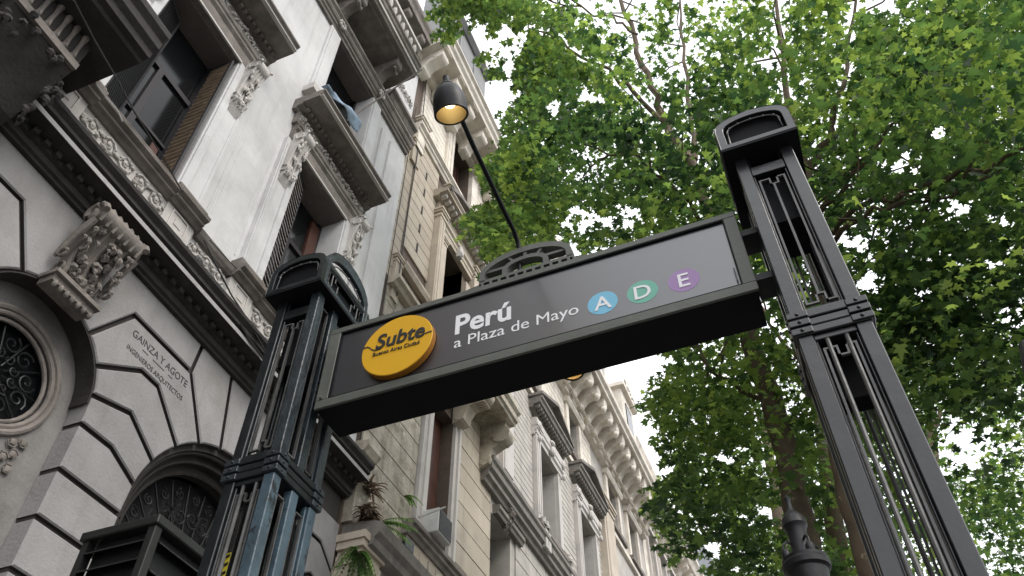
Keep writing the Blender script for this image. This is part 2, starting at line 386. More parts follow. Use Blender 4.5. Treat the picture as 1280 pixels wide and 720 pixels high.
def arch(c,s,r,z0,n=18): return [(c-r,z0),(c+r,z0)]+[(c+r*math.cos(math.pi*i/n),s+r*math.sin(math.pi*i/n)) for i in range(n+1)]
def clip_poly(P,axis,val,keep_less=True):
    out=[]
    for i in range(len(P)):
        a,b=P[i],P[(i+1)%len(P)]; ia=(a[axis]<=val)==keep_less; ib=(b[axis]<=val)==keep_less
        if ia: out.append(a)
        if ia!=ib:
            t=(val-a[axis])/(b[axis]-a[axis]); out.append((a[0]+t*(b[0]-a[0]),a[1]+t*(b[1]-a[1])))
    return out
def inset(P,d):
    ar=sum(P[i][0]*P[(i+1)%len(P)][1]-P[(i+1)%len(P)][0]*P[i][1] for i in range(len(P)))
    if ar<0: P=P[::-1]
    Q=[P[0]]
    for p in P[1:]:
        if math.dist(p,Q[-1])>1e-4: Q.append(p)
    if math.dist(Q[0],Q[-1])<1e-4: Q.pop()
    P=Q; n=len(P); out=[]
    for i in range(n):
        a,b,c=P[i-1],P[i],P[(i+1)%n]
        def nrm(p,q):
            l=math.dist(p,q); return (-(q[1]-p[1])/l,(q[0]-p[0])/l)
        n1,n2=nrm(a,b),nrm(b,c); k=1+n1[0]*n2[0]+n1[1]*n2[1]
        k=max(k,.35); out.append((b[0]+d*(n1[0]+n2[0])/k,b[1]+d*(n1[1]+n2[1])/k))
    return out

def shutter(parent,y,x0,ang,w,z0,z1,slatm,label=None,n=None):
    """louvred leaf hinged at (x0,y); ang = direction of the leaf in the xy plane"""
    c,s=math.cos(ang),math.sin(ang); t=.03
    def P(a,b,z): return (x0+c*a-s*b,y+s*a+c*b,z)
    def bx(mb,a0,a1,b0,b1,za,zb,tilt=0):
        vs=[P(a0,b0,za-tilt),P(a1,b0,za-tilt),P(a1,b1,za+tilt),P(a0,b1,za+tilt),P(a0,b0,zb-tilt),P(a1,b0,zb-tilt),P(a1,b1,zb+tilt),P(a0,b1,zb+tilt)]
        mb.add(vs,[(0,3,2,1),(4,5,6,7),(0,1,5,4),(1,2,6,5),(2,3,7,6),(3,0,4,7)])
    f=MB(); st=.035
    bx(f,0,st,0,t,z0,z1); bx(f,w-st,w,0,t,z0,z1); bx(f,st,w-st,0,t,z1-.06,z1); bx(f,st,w-st,0,t,z0,z0+.07)
    sh=f.build('shutter',M['shutter_frame'],parent,label=label)
    n=n or int((z1-z0-.13)/.088); dz=(z1-z0-.14)/n
    s0=MB(); bx(s0,st,w-st,-.002,t+.002,-.007,.007,.022); first=None
    for k in range(n):
        if first is None: o=first=s0.build('slat',slatm,sh)
        else: o=first.copy(); link(o); o.parent=sh
        o.location=(0,0,z0+.08+dz*(k+.5))
    return sh

# ================================================================= BUILDING A (white corner house)
XA=-5.0; YA=7.17
bA=thing('corner_building','white stuccoed building on the left with grooved arches and heavy window hoods','building',(-6,3,0))
bA.location=(0,0,0)
CN,SN,RN=2.83,5.8,.64        # portal niche
CB,SB_,RB=5.33,5.3,1.15      # arched shop opening
# ground-floor wall base (joint depth)
holes=[[(p[0],p[1]) for p in arch(CN,SN,RN+.035,.05)],[(p[0],p[1]) for p in arch(CB,SB_,RB+.035,.05)],arch(.33,SB_,RB+.035,.05)]
MB().plate(rect(-3.2,YA-.04,0,7.24),holes,-5.35,-5.045).build('wall',M['groove'],bA)
# niche back wall with round window opening
circ=lambda c,s,r,n=40:[(c+r*math.cos(2*math.pi*i/n),s+r*math.sin(2*math.pi*i/n)) for i in range(n)]
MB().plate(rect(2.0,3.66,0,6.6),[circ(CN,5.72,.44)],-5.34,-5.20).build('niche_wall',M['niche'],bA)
# oculus
def ring(mb,c,s,r,x,tr,n=40,ry=None): mb.tube([(x,c+r*math.cos(2*math.pi*i/n),s+r*math.sin(2*math.pi*i/n)) for i in range(n+1)],tr,8,False)
oc=MB(); ring(oc,CN,5.72,.49,-5.19,.028); ring(oc,CN,5.72,.445,-5.20,.022); ring(oc,CN,5.72,.40,-5.23,.018)
ocf=oc.build('round_window',M['mould'],bA,True)
MB().plate(circ(CN,5.72,.44),[],-5.32,-5.30).build('pane',M['glass'],ocf)
gr=MB()
for k in range(10):
    a=k*math.pi/5; gr.tube([(-5.27,CN+.06*math.cos(a),5.72+.06*math.sin(a)),(-5.27,CN+.40*math.cos(a),5.72+.40*math.sin(a))],.008,5)
    gr.tube(spiral(CN+.27*math.cos(a+.31),5.72+.27*math.sin(a+.31),.085,1.4,1 if k%2 else -1,a,x=-5.265),.009,5)
    gr.tube(spiral(CN+.15*math.cos(a),5.72+.15*math.sin(a),.05,1.2,-1,a,x=-5.265),.008,5)
gr.build('iron_grille',M['dark_iron'],ocf,True)
# cartouche below the oculus
ca=MB()
ring(ca,2.80,4.86,.26,-5.185,.022,30); ring(ca,2.80,4.86,.19,-5.18,.014,26)
for k in range(16):
    a=random.random()*6.28; rr=random.random()*.16; ca.blob((-5.18,2.80+rr*math.cos(a),4.86+rr*math.sin(a)),(.03,.03,.035),6,4)
for y,z in ((3.18,5.28),(3.22,5.2),(3.16,5.14),(3.24,5.08),(3.17,5.02),(3.26,5.32),(3.1,4.98),(3.2,4.7),(3.25,4.62)):
    ca.blob((-5.185,y,z),(.025,.035,.03),6,4); ca.tube(spiral(y,z,.05,1.2,1,random.random()*6,n=8,x=-5.18),.008,5)
ca.build('carved_cartouche',M['mould'],bA,True)
rr_=MB(); aa=[.02+(math.pi-.04)*i/24 for i in range(25)]
rr_.px([(CN+(RN+.001)*math.cos(a),SN+(RN+.001)*math.sin(a)) for a in aa]+[(CN+(RN-.012)*math.cos(a),SN+(RN-.012)*math.sin(a)) for a in aa[::-1]],-5.19,-5.003)
rr_.build('arch_soffit',M['soot_shade'],bA)  # dark liner carries painted shade as well as soot
MB().box(-5.34,-5.24,2.3,3.36,0,4.5).build('door',M['shutter_frame'],bA)
# voussoir and course blocks, given left-to-right between niche and arch; mirrored
J1,J2,J3,J4,J5,J6=([(3.47,4.81),(4.18,4.81)],[(3.47,5.21),(4.18,5.21)],[(3.47,5.63),(3.84,5.64),(4.20,5.50)],[(3.46,5.9),(3.88,6.02),(4.29,5.79)],
   [(3.38,6.14),(3.81,6.44),(4.03,6.44),(4.48,6.07)],[(3.19,6.33),(3.51,6.85),(4.32,6.85),(4.72,6.27)])
def niche_arc(pa,pb): # points along niche arch from pa to pb (both on the niche edge), going up
    a0=math.atan2(pa[1]-SN,pa[0]-CN); a1=math.atan2(pb[1]-SN,pb[0]-CN)
    return [(CN+RN*math.cos(a0+(a1-a0)*t/4),SN+RN*math.sin(a0+(a1-a0)*t/4)) for t in range(0,5)]
def b_arc(pa,pb):
    a0=math.atan2(pa[1]-SB_,pa[0]-CB); a1=math.atan2(pb[1]-SB_,pb[0]-CB)
    return [(CB+RB*math.cos(a0+(a1-a0)*t/4),SB_+RB*math.sin(a0+(a1-a0)*t/4)) for t in range(0,5)]
blocks=[]
zc=4.81
while zc>.2:
    zn=max(0,zc-.40); blocks.append(rect(3.47,4.18,zn,zc)); zc=zn
blocks.append(J1+J2[::-1]); blocks.append(J2+J3[::-1])
def nside(p,q):
    return niche_arc(p,q) if q[1]>SN else [p,q]
blocks.append(J3+b_arc(J3[-1],J4[-1])[1:-1]+J4[::-1]+niche_arc(J4[0],(J4[0][0],J4[0][1]))[:0])
blocks.append(J4+b_arc(J4[-1],J5[-1])[1:-1]+J5[::-1]+niche_arc(J5[0],J4[0])[1:-1])
blocks.append(J5+b_arc(J5[-1],J6[-1])[1:-1]+J6[::-1]+niche_arc(J6[0],J5[0])[1:-1])
J7=[(4.99,6.40),(4.83,7.23)]
blocks.append([J6[2]]+[J6[3]]+b_arc(J6[-1],J7[0])[1:-1]+J7+[(4.32,7.23)] if False else [J6[3]]+b_arc(J6[-1],J7[0])[1:-1]+[J7[0],(4.83,7.23),(4.34,7.23),J6[2]])
m1=[(2*CN-y,z) for y,z in blocks[0]]
allb=list(blocks)
allb+=[[(2*CN-y,z) for y,z in b] for b in blocks]
allb+=[[(2*CB-y,z) for y,z in b] for b in blocks]
# key blocks over the niche and over the arch
topk=[(2*CN-J6[0][0],J6[0][1]),(2*CN-J6[1][0],J6[1][1]),(2*CN-J6[2][0],J6[2][1]),(2*CN-4.34,7.23),(4.34,7.23),J6[2],J6[1],J6[0]]+niche_arc(J6[0],(2*CN-J6[0][0],J6[0][1]))[1:-1]
allb.append(topk)
key=[J7[0]]+b_arc(J7[0],(2*CB-J7[0][0],J7[0][1]))[1:-1]+[(2*CB-J7[0][0],J7[0][1]),(2*CB-4.83,7.23),(4.83,7.23)]
allb.append(key); allb.append([(2*CN-y,z) for y,z in key])
for b in allb:
    b=clip_poly(b,0,YA,True)
    if len(b)<3: continue
    if max(p[0] for p in b)<.9 : 
        pass
    q=inset(b,.022); q2=inset(b,.034)
    ar=sum(b[i][0]*b[(i+1)%len(b)][1]-b[(i+1)%len(b)][0]*b[i][1] for i in range(len(b)))
    if abs(ar)<.02 : continue
    mb=MB()
    if len(q)==len(q2):
        n=len(q); vs=[(-5.195,y,z) for y,z in q]+[(XA-.012,y,z) for y,z in q]+[(XA,y,z) for y,z in q2]
        fs=[tuple(range(n-1,-1,-1)),tuple(range(2*n,3*n))]
        for i in range(n):
            j=(i+1)%n; fs+=[(i,j,n+j,n+i),(n+i,n+j,2*n+j,2*n+i)]
        mb.add(vs,fs)
    o=mb.build('stone_block',M['stone_low'],bA); o.data.materials.append(M['groove'])
    def lip(p):
        yy=abs(p[0]-CN); return (p[1]<=SN+.01 and abs(yy-RN)<.05) or (p[1]>SN and abs(math.hypot(yy,p[1]-SN)-RN)<.05)
    if len(q)==len(q2):
        for i in range(n):
            if not(lip(q[i]) and lip(q[(i+1)%n])): o.data.polygons[2+2*i].material_index=1
# inscription
text('inscription','GAINZA Y AGOTE',M['carved'],bA,.105,T_side(XA+.001,3.56,6.655),.002,0,width=.76)
text('inscription','INGENIEROS ARQUITECTOS',M['carved'],bA,.072,T_side(XA+.001,3.565,6.50),.002,0,width=.76)
MB().box(XA,XA+.002,3.72,3.80,6.612,6.62).box(XA,XA+.002,3.86,4.02,6.612,6.62).box(XA,XA+.002,4.08,4.14,6.612,6.62).build('inscription',M['black'],bA)
# arched opening: moulded ring, tympanum, grille
ar_=MB()
for r0,r1,x0,x1 in ((1.115,1.185,-5.34,-5.06),(1.03,1.115,-5.34,-5.16),(.93,1.03,-5.34,-5.24)):
    o=[(CB-r1,0)]+[(CB-r1*math.cos(math.pi*i/24),SB_+r1*math.sin(math.pi*i/24)) for i in range(25)]+[(CB+r1,0)]
    i_=[(CB+r0,0)]+[(CB+r0*math.cos(math.pi*i/24),SB_+r0*math.sin(math.pi*i/24)) for i in range(25)]+[(CB-r0,0)]
    ar_.px(o+i_,x0,x1)
am=ar_.build('arch_moulding',M['soot_shade'],bA)
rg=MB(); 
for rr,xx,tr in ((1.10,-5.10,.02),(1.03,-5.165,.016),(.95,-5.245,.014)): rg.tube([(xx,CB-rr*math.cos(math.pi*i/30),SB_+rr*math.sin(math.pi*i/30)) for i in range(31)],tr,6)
rg.build('arch_bead',M['soot_shade'],am,True)
aw=MB().plate(arch(CB,SB_,.94,0),[],-5.5,-5.42).build('arched_window',M['room'],bA)
gg=MB()
for k in range(13):
    a=math.pi*k/12; gg.tube([(-5.36,CB+.12*math.cos(a),SB_-.25+.12*math.sin(a)),(-5.36,CB+.9*math.cos(a),SB_+.0+.9*math.sin(a))],.010,5)
    if k<12:
        for rr,sz in ((.62,.11),(.36,.07),(.82,.06)): gg.tube(spiral(CB+rr*math.cos(a+.13),SB_+rr*math.sin(a+.13)-.05,sz,1.5,1 if k%2 else -1,a,x=-5.35),.010,5)
gg.box(-5.38,-5.34,CB-.94,CB+.94,SB_-.34,SB_-.26).box(-5.38,-5.34,CB-.03,CB+.03,0,SB_-.3)
gg.build('iron_tympanum',M['dark_iron'],aw,True)
MB().box(-7.5,-7.4,-3,YA-.2,0,7.2).build('back_wall',M['room'],bA)
# main cornice with dentils
cor=[(XA-.02,7.20),(-4.955,7.20),(-4.95,7.225),(-4.92,7.235),(-4.92,7.30),(-4.885,7.31),(-4.885,7.375),(-4.735,7.38),(-4.735,7.372),(-4.72,7.372),(-4.72,7.425),(-4.745,7.43),(-4.745,7.445),(-4.70,7.46),(-4.70,7.50),(-4.655,7.535),(-4.65,7.57),(-4.66,7.585),(-5.02,7.60)]
cA=MB().py(cor,-3.2,YA-.005); 
# return of the cornice round the far corner
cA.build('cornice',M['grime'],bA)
MB().box(-4.722,-4.716,-3.2,YA+.002,7.374,7.424).build('cornice_fillet',M['fillet'],bA)
dn=MB().box(-4.885,-4.835,-.028,.028,7.312,7.372); first=None; y=.6
while y<YA-.05:
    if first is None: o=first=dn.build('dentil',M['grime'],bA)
    else: o=first.copy(); link(o); o.parent=bA
    o.location=(0,y,0); y+=.125
# big carved console over the niche
cb=MB(); console(cb,2.82,.36,6.38,7.2,-5.0,.30)
cb.lathe([(0,-.25),(.085,-.25),(.1,-.2),(.1,.2),(.085,.25),(0,.25)],14,(-4.74,2.82,7.10),(0,1,0))
for yy in (2.57,3.07):
    cb.tube([(-4.76+math.cos(a)*(.125-.0075*i),yy,7.08+math.sin(a)*(.13-.0075*i)) for i,a in enumerate([j*.5 for j in range(15)])],.030,8)
    cb.tube([(-4.86+math.cos(a)*(.08-.006*i),yy,6.60+math.sin(a)*(.08-.006*i)) for i,a in enumerate([3-j*.5 for j in range(12)])],.015,7)
    cb.tube([(-4.70,yy,6.98),(-4.80,yy,6.86),(-4.88,yy,6.74),(-4.93,yy,6.62)],[.03,.035,.03,.02],7)
for k in range(26):
    t=random.random(); yy=2.82+random.uniform(-.24,.24)
    leaf_lump(cb,(-4.72-.14*t+random.uniform(-.02,.01),yy,6.98-.38*t),random.uniform(.10,.18),random.uniform(.03,.05),.07)
for q in range(7): cb.tube([(-4.665,2.60+q*.073,7.16),(-4.655,2.60+q*.073,7.08),(-4.69,2.60+q*.073,6.99)],.014,6)
cb.box(-5.0,-4.84,2.60,3.04,6.33,6.39).box(-5.0,-4.80,2.58,3.06,6.39,6.43)
for k in range(7): cb.blob((-4.83,2.63+k*.063,6.30),(.03,.02,.035),8,5)
cb.build('carved_console',M['mould'],bA,True)
# upper wall with openings (z 7.6 to 19.5)
WB=[(2.66,1.11),(5.29,1.14)]                      # window bay centres, widths
holes=[]
for c,w in WB: holes+= [rect(c-w/2,c+w/2,8.42,11.06), rect(c-w/2-.02,c+w/2+.0,12.45,14.62)]
MB().plate(rect(-3.2,YA,7.6,19.4),holes,-5.38,XA).build('wall',M['plaster'],bA)
MB().box(-5.36,-5.06,YA,YA+.0,7,7.1)
def upper_window(c,w,first):
    # plinth panel with relief, sill
    y0,y1=c-w/2,c+w/2
    MB().box(XA,-4.93,y0-.42,y0-.02,7.6,8.22).box(XA,-4.93,y1+.02,y1+.42,7.6,8.22).box(XA,-4.955,y0-.02,y1+.02,7.6,8.2).build('pedestal',M['trim'],bA)
    pp=MB()
    for yy in (y0-.22,y1+.22):
        for (a,b,cc,d) in ((-.12,-.10,7.92,8.16),(.10,.12,7.92,8.16),(-.10,.10,8.14,8.16),(-.10,.10,7.92,7.94)): pp.box(-4.93,-4.918,yy+a,yy+b,cc,d)
        pp.box(-4.93,-4.922,yy-.05,yy+.05,8.0,8.08)
    pp.build('pedestal_panel',M['trim'],bA)
    rl=MB(); scroll_band(rl,y0,y1,7.92,8.18,-4.945); scroll_band(rl,y0,y1,7.70,7.92,-4.945,.26); rl.build('relief_scrolls',M['trim'],bA,True)
    rb=MB(); scroll_band(rb,y1+.44,y1+1.06,7.95,8.18,-4.985,.2); rb.build('relief_scrolls',M['trim'],bA,True)
    sp=[(XA,8.18),(-4.93,8.18),(-4.90,8.21),(-4.86,8.22),(-4.86,8.25),(-4.81,8.27),(-4.80,8.31),(-4.84,8.33),(-4.84,8.36),(-4.88,8.38),(-4.88,8.42),(XA-.3,8.425)]
    MB().py(sp,y0,y1).build('window_sill',M['mould'],bA)
    for s_,e_ in ((y0-.44,y0),(y1,y1+.44)):
        sp2=[(XA,8.18),(-4.90,8.18),(-4.87,8.21),(-4.83,8.22),(-4.83,8.25),(-4.78,8.27),(-4.77,8.31),(-4.81,8.33),(-4.81,8.36),(-4.85,8.38),(-4.85,8.44),(XA,8.445)]
        MB().py(sp2,s_,e_-.001 if e_==y0 else e_).build('base_moulding',M['mould'],bA)
    # surround pilasters
    for s_ in (-1,1):
        a,b=(y0-.36,y0) if s_<0 else (y1,y1+.36)
        q=MB().box(XA,-4.93,a,b,8.44,11.06); q.box(-4.93,-4.915,a+.02,a+.05,8.5,10.9).box(-4.93,-4.90,b-.12,b-.02,8.5,11.06) if s_<0 else q.box(-4.93,-4.915,b-.05,b-.02,8.5,10.9).box(-4.93,-4.90,a+.02,a+.12,8.5,11.06)
        q.build('window_surround',M['plaster'],bA)
        k=MB(); console(k,(y0-.20) if s_<0 else (y1+.20),.20,10.15,11.2,-4.93,.20); k.build('carved_console',M['trim'],bA,True)
    # lintel, frieze, hood
    lp=[(XA,11.06),(-4.91,11.06),(-4.905,11.10),(-4.92,11.12),(-4.92,11.30),(-4.90,11.32),(-4.88,11.34),(-4.88,11.38),(-4.86,11.40),(-4.85,11.45),(XA,11.47)]
    MB().py(lp,y0-.30,y1+.30).build('lintel',M['mould'],bA)
    MB().box(-4.925,-4.900,y0-.02,y1+.02,11.052,11.085).build('lintel_bead',M['trim'],bA)
    MB().box(XA,-4.91,y0-.34,y1+.34,11.47,11.72).build('frieze',M['mould'],bA)
    g=MB(); garland(g,y0-.3,y1+.3,11.6,.2,-4.905); g.build('frieze_garland',M['trim'],bA,True)
    MB().py(hood_prof(XA,11.72,.50),y0-.42,y1+.42).build('hood',M['mould'],bA)
    MB().box(-4.60,-4.52,y0-.41,y1+.41,11.812,11.826).build('hood_fillet',M['trim'],bA)
    dnn=MB(); y=y0-.32
    while y<y1+.32: dnn.box(-4.86,-4.80,y,y+.05,11.74,11.80); y+=.09
    o=dnn.build('hood_dentils',M['mould'],bA); o['kind']='stuff'
    MB().py([(XA,11.98),(-4.62,11.975),(-4.58,12.02),(-4.58,12.06),(-4.64,12.08),(-4.66,12.2),(XA,12.2)],y0-.2,y1+.2).build('blocking_course',M['mould'],bA)
    # reveal, window, room
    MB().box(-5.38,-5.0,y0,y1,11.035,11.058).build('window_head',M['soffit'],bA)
    fr=MB(); fr.box(-5.36,-5.30,y0,y0+.07,8.42,11.04).box(-5.36,-5.30,y1-.07,y1,8.42,11.04).box(-5.36,-5.30,y0+.07,y1-.07,10.1,10.18).box(-5.36,-5.30,c-.04,c+.04,8.42,10.1)
    fr.box(-5.355,-5.305,c-.3,c-.27,8.42,10.1).box(-5.355,-5.305,y0+.07,y1-.07,9.2,9.24)
    wf=fr.build('window',M['shutter_frame'],bA)
    MB().box(-5.345,-5.335,y0+.07,y1-.07,8.42,11.03).build('pane',M['glass'],wf)
for i,(c,w) in enumerate(WB): upper_window(c,w,i==0)
MB().box(-7.3,-5.37,-3,YA-.3,7.7,8.3).build('floor_slab',M['room'],bA)
MB().box(-7.4,-7.3,-3,YA-.3,7.7,19).box(-7.3,-5.40,-3,YA-.3,11.4,12.3).build('back_wall',M['room'],bA)
shutter(bA,3.165,-4.94,math.pi-.01,.34,8.5,10.98,M['slat'],'brown louvred shutter folded back in the reveal')

shutter(bA,2.17,-5.10,math.pi*.62,.36,8.5,10.98,M['dark_iron'],n=70)
shutter(bA,4.735,-4.985,math.pi*.615,.42,8.5,10.98,M['slat_white'],'pale louvred shutter half open')
MB().box(-5.33,-5.28,5.62,5.80,8.5,10.9).build('door_leaf',M['wood_red'],bA)
MB().box(-5.30,-5.28,2.98,3.08,8.45,9.1).build('door_leaf',M['wood_red'],bA)
# faint recessed panel between bays
rp=MB()
for y in (4.28-.0,3.72): rp.box(XA,XA+.006,y,y+.02,8.55,10.3)
for y in (4.34,3.80): rp.box(XA,XA+.006,y,y+.014,8.55,10.25)
rp.build('panel_bead',M['plaster'],bA)
MB().py([(XA,8.18),(-4.95,8.18),(-4.92,8.22),(-4.90,8.28),(-4.93,8.32),(XA,8.34)],3.7,4.34).py([(XA,8.18),(-4.95,8.18),(-4.92,8.22),(-4.90,8.28),(-4.93,8.32),(XA,8.34)],6.3,YA).build('string_course',M['mould'],bA)
MB().box(XA,-4.965,-1,YA-.002,7.6,7.93).build('plinth',M['grime'],bA)
# end pilaster strips
MB().box(XA,-4.965,6.62,YA-.02,8.3,14.3).build('end_pilaster',M['plaster'],bA)
MB().box(XA,-4.965,6.32,6.36,8.4,14.3).build('panel_bead',M['plaster'],bA)
# second floor
for c,w in WB:
    y0,y1=c-w/2-.02,c+w/2
    for a,b in ((y0-.28,y0),(y1,y1+.28)): MB().box(XA,-4.95,a,b,12.45,14.6).box(-4.95,-4.93,a+.04,b-.04,12.45,14.55).build('window_surround',M['plaster'],bA)
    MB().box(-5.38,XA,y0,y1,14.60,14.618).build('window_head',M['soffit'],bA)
    MB().box(XA,-4.8,y0-.35,y1+.35,12.30,12.45).build('window_sill',M['trim'],bA)
    MB().box(-5.37,-5.3,y0,y0+.06,12.45,14.6).box(-5.37,-5.3,y1-.06,y1,12.45,14.6).box(-5.36,-5.34,y0+.06,y1-.06,12.45,14.6).build('window',M['glass'],bA)
    # balcony slab and scrolled brackets above
    MB().py([(XA,15.40),(-4.48,15.43),(-4.46,15.45),(-4.38,15.45),(-4.36,15.50),(-4.34,15.52),(-4.34,15.62),(-4.31,15.66),(-4.30,15.74),(-4.27,15.78),(-4.27,15.84),(XA,15.86)],c-1.1,c+.88).build('balcony_slab',M['mould'],bA)
    MB().box(-4.345,-4.33,c-1.1,c+.88,15.52,15.61).build('balcony_fascia',M['trim'],bA)
    bl=MB()
    for y in np.arange(c-1.05,c+.85,.16): bl.lathe([(.03,15.86),(.05,16.0),(.028,16.12),(.05,16.3),(.035,16.45)],8,(-4.4,float(y),0))
    bl.box(-4.46,-4.33,c-1.08,c+.86,16.45,16.55)
    bl.build('balustrade',M['trim'],bA)
    for yy in (c-.82,c+.48):
        k=MB(); modil(k,yy,.17,15.41,-4.97,.50,.46); 
        for q in range(5): k.blob((-4.55+.02*math.cos(q),yy+(-.06+.03*q),15.12),(.04,.03,.05),6,4)
        k.build('balcony_bracket',M['mould'],bA,True)
MB().py([(XA,14.62),(-4.95,14.62),(-4.94,14.67),(-4.91,14.69),(-4.91,14.74),(-4.88,14.76),(-4.86,14.80),(-4.86,14.84),(-4.82,14.88),(-4.82,14.95),(XA,14.97)],-1,YA).build('string_course',M['mould'],bA)
ro=MB()
for y in (4.55,5.95,2.0,3.35):
    for k in range(8): ro.blob((-4.86,y+.07*math.cos(k*.8),14.78+.07*math.sin(k*.8)),(.03,.035,.035),6,4)
ro.build('carved_rosettes',M['trim'],bA,True)
gp=MB(); garland(gp,6.35,7.1,15.5,.5,-4.98); garland(gp,6.4,7.1,16.3,.3,-4.98); gp.build('carved_panel',M['trim'],bA,True)
MB().py([(XA,15.2),(-4.9,15.2),(-4.86,15.3),(-4.8,15.34),(-4.8,15.42),(XA,15.45)],6.22,YA).build('string_course',M['mould'],bA)
MB().py([(XA,18.0),(-4.9,18.02),(-4.86,18.15),(-4.6,18.2),(-4.58,18.35),(-4.52,18.45),(-4.52,18.6),(XA,18.65)],-1,YA-.35).build('top_cornice',M['mould'],bA)
tb=MB()
for y in np.arange(1,6.8,.62): modil(tb,float(y),.16,18.14,-4.99,.36,.34)
tb.build('cornice_bracket',M['mould'],bA,True)
MB().box(-12,-5.39,-3.2,YA-.01,-.05,19.3).box(-12,-5.39,YA,YA+.001,0,.01) if False else None
MB().box(-12,-7.5,-3.2,YA-.01,0,19.4).build('house_body',M['plaster'],bA)
MB().box(-7.5,-5.38,YA-.28,YA-.02,0,19.4).build('end_wall',M['plaster'],bA)
MB().box(-12,XA,-32,-3.2,7.2,19.4).build('unseen_wing',M['mould'],bA)  # unseen wing added, in dark stone, to darken the sign's reflection
MB().box(-12,XA,-32,-3.2,0,7.2).build('unseen_wing_base',M['stone_low'],bA)
# near dark balcony, upper left
nb=MB()
nb.py([(-5.3,8.03),(-4.14,8.03),(-4.12,8.06),(-4.06,8.07),(-4.05,8.14),(-4.0,8.18),(-4.0,8.28),(-3.95,8.33),(-3.95,8.41),(-5.3,8.43)],-2.5,1.885)
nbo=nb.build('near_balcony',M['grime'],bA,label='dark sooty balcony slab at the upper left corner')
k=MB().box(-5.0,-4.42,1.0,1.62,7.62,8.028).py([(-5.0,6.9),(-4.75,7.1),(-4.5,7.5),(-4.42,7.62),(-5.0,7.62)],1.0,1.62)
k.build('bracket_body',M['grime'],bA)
k=MB()
for q in range(6): k.tube([(-4.42,1.06+q*.095,7.70),(-4.40,1.06+q*.095,7.72),(-4.40,1.06+q*.095,8.02)],.030,8)
k.box(-4.42,-4.385,1.0,1.62,7.62,7.70)
k.build('fluted_front',M['mould'],bA,True)
k=MB()
for q in range(26): leaf_lump(k,(-4.45-random.random()*.35,.95+random.random()*.1+(random.random()>.5)*.62,7.1+random.random()*.8),.16,.06,.06)
for q in range(10): leaf_lump(k,(-4.36-random.random()*.1,1.0+random.random()*.6,7.66-random.random()*.3),.14,.07,.06)
k.build('carved_leaves',M['grime'],bA,True)
MB().box(-5.2,-4.75,-2.5,1.60,7.1,8.02).build('balcony_underwall',M['grime'],bA)

# ================================================================= generic coursed wall
def courses(parent,y0,y1,z0,z1,x,h,holes,mt,single=False,bl=None,gap=.02,proud=.03,name='stone_block'):
    """stone courses proud of the joint plane; holes are rects (ya,yb,za,zb)"""
    big=MB(); n=max(1,round((z1-z0)/h)); dz=(z1-z0)/n
    for i in range(n):
        za,zb=z0+i*dz,z0+(i+1)*dz; segs=[(y0,y1)]
        for (ha,hb,hc,hd) in holes:
            if hc<zb-.01 and hd>za+.01:
                ns=[]
                for a,b in segs:
                    if hb<=a or ha>=b: ns.append((a,b)); continue
                    if ha>a: ns.append((a,ha))
                    if hb<b: ns.append((hb,b))
                segs=ns
        for a,b in segs:
            L_=b-a
            if bl and L_>bl*1.3:
                m_=max(1,round(L_/bl)); cuts=[a]+[a+L_*(j+(.5 if i%2 else 0))/m_ for j in range(0 if i%2 else 1,m_)]+[b]
            else: cuts=[a,b]
            for p,q in zip(cuts,cuts[1:]):
                if q-p<.04: continue
                t=MB() if single else big
                j=random.uniform(0,.004)
                t.box(x,x+proud+j,p+gap/2,q-gap/2,za+gap/2,zb-gap/2)
                if single: t.build(name,mt,parent)
    if not single:
        o=big.build('stone_courses',mt,parent); o['kind']='stuff'; return o
def pilaster_cap(mb,y0,y1,z,x,h=.12,o=.03):
    mb.box(x-.3,x+o*.5,y0-o*.5,y1+o*.5,z,z+h*.3); mb.box(x-.3,x+o*.25,y0-.005,y1+.005,z+h*.3,z+h*.5); mb.box(x-.3,x+o,y0-o,y1+o,z+h*.5,z+h*.75); mb.box(x-.3,x+o*1.5,y0-o*1.5,y1+o*1.5,z+h*.75,z+h)

# ================================================================= BUILDING B (tan coursed stone)
bB=thing('tan_building','tan stone building with coursed blocks, tall pilasters and a curved pediment beside the white one','building')
YB0,YB1=YA,11.57
hB=[(8.98,9.88,12.0,14.25),(8.98,9.9,16.3,18.0),(9.15,9.95,7.7,10.4)]
MB().plate(rect(YB0,YB1,0,18.3),[rect(*h) for h in hB],-5.5,-5.03).build('wall',M['tan_groove'],bB)
courses(bB,7.57,8.50,12.45,15.8,-5.03,.27,[],M['tan'],True,bl=.95)
courses(bB,YB0+.01,7.55,11.4,15.8,-5.06,.27,[],M['tan'],True,bl=.9)
courses(bB,7.30,8.80,7.0,11.2,-5.03,.36,[],M['tan_stain'],True,bl=1.6)
courses(bB,10.12,YB1,6.9,11.9,-5.03,.36,[],M['tan'],True,bl=2)
courses(bB,10.3,YB1,11.95,15.8,-5.03,.27,[],M['tan'],False)
courses(bB,YB0+.3,YB1,16.15,18.0,-5.03,.2,[(8.7,10.15,16.1,18.2)],M['white_stone'],False,bl=1.2)
courses(bB,YB0,YB1,0,6.3,-5.03,.4,[],M['tan'],False,bl=1)
slit=MB()
for z in (12.75,13.3,13.85,14.4,14.95): slit.box(-5.0,-4.988,7.98,8.03,z,z+.22)
slit.build('wall_slit',M['groove'],bB)
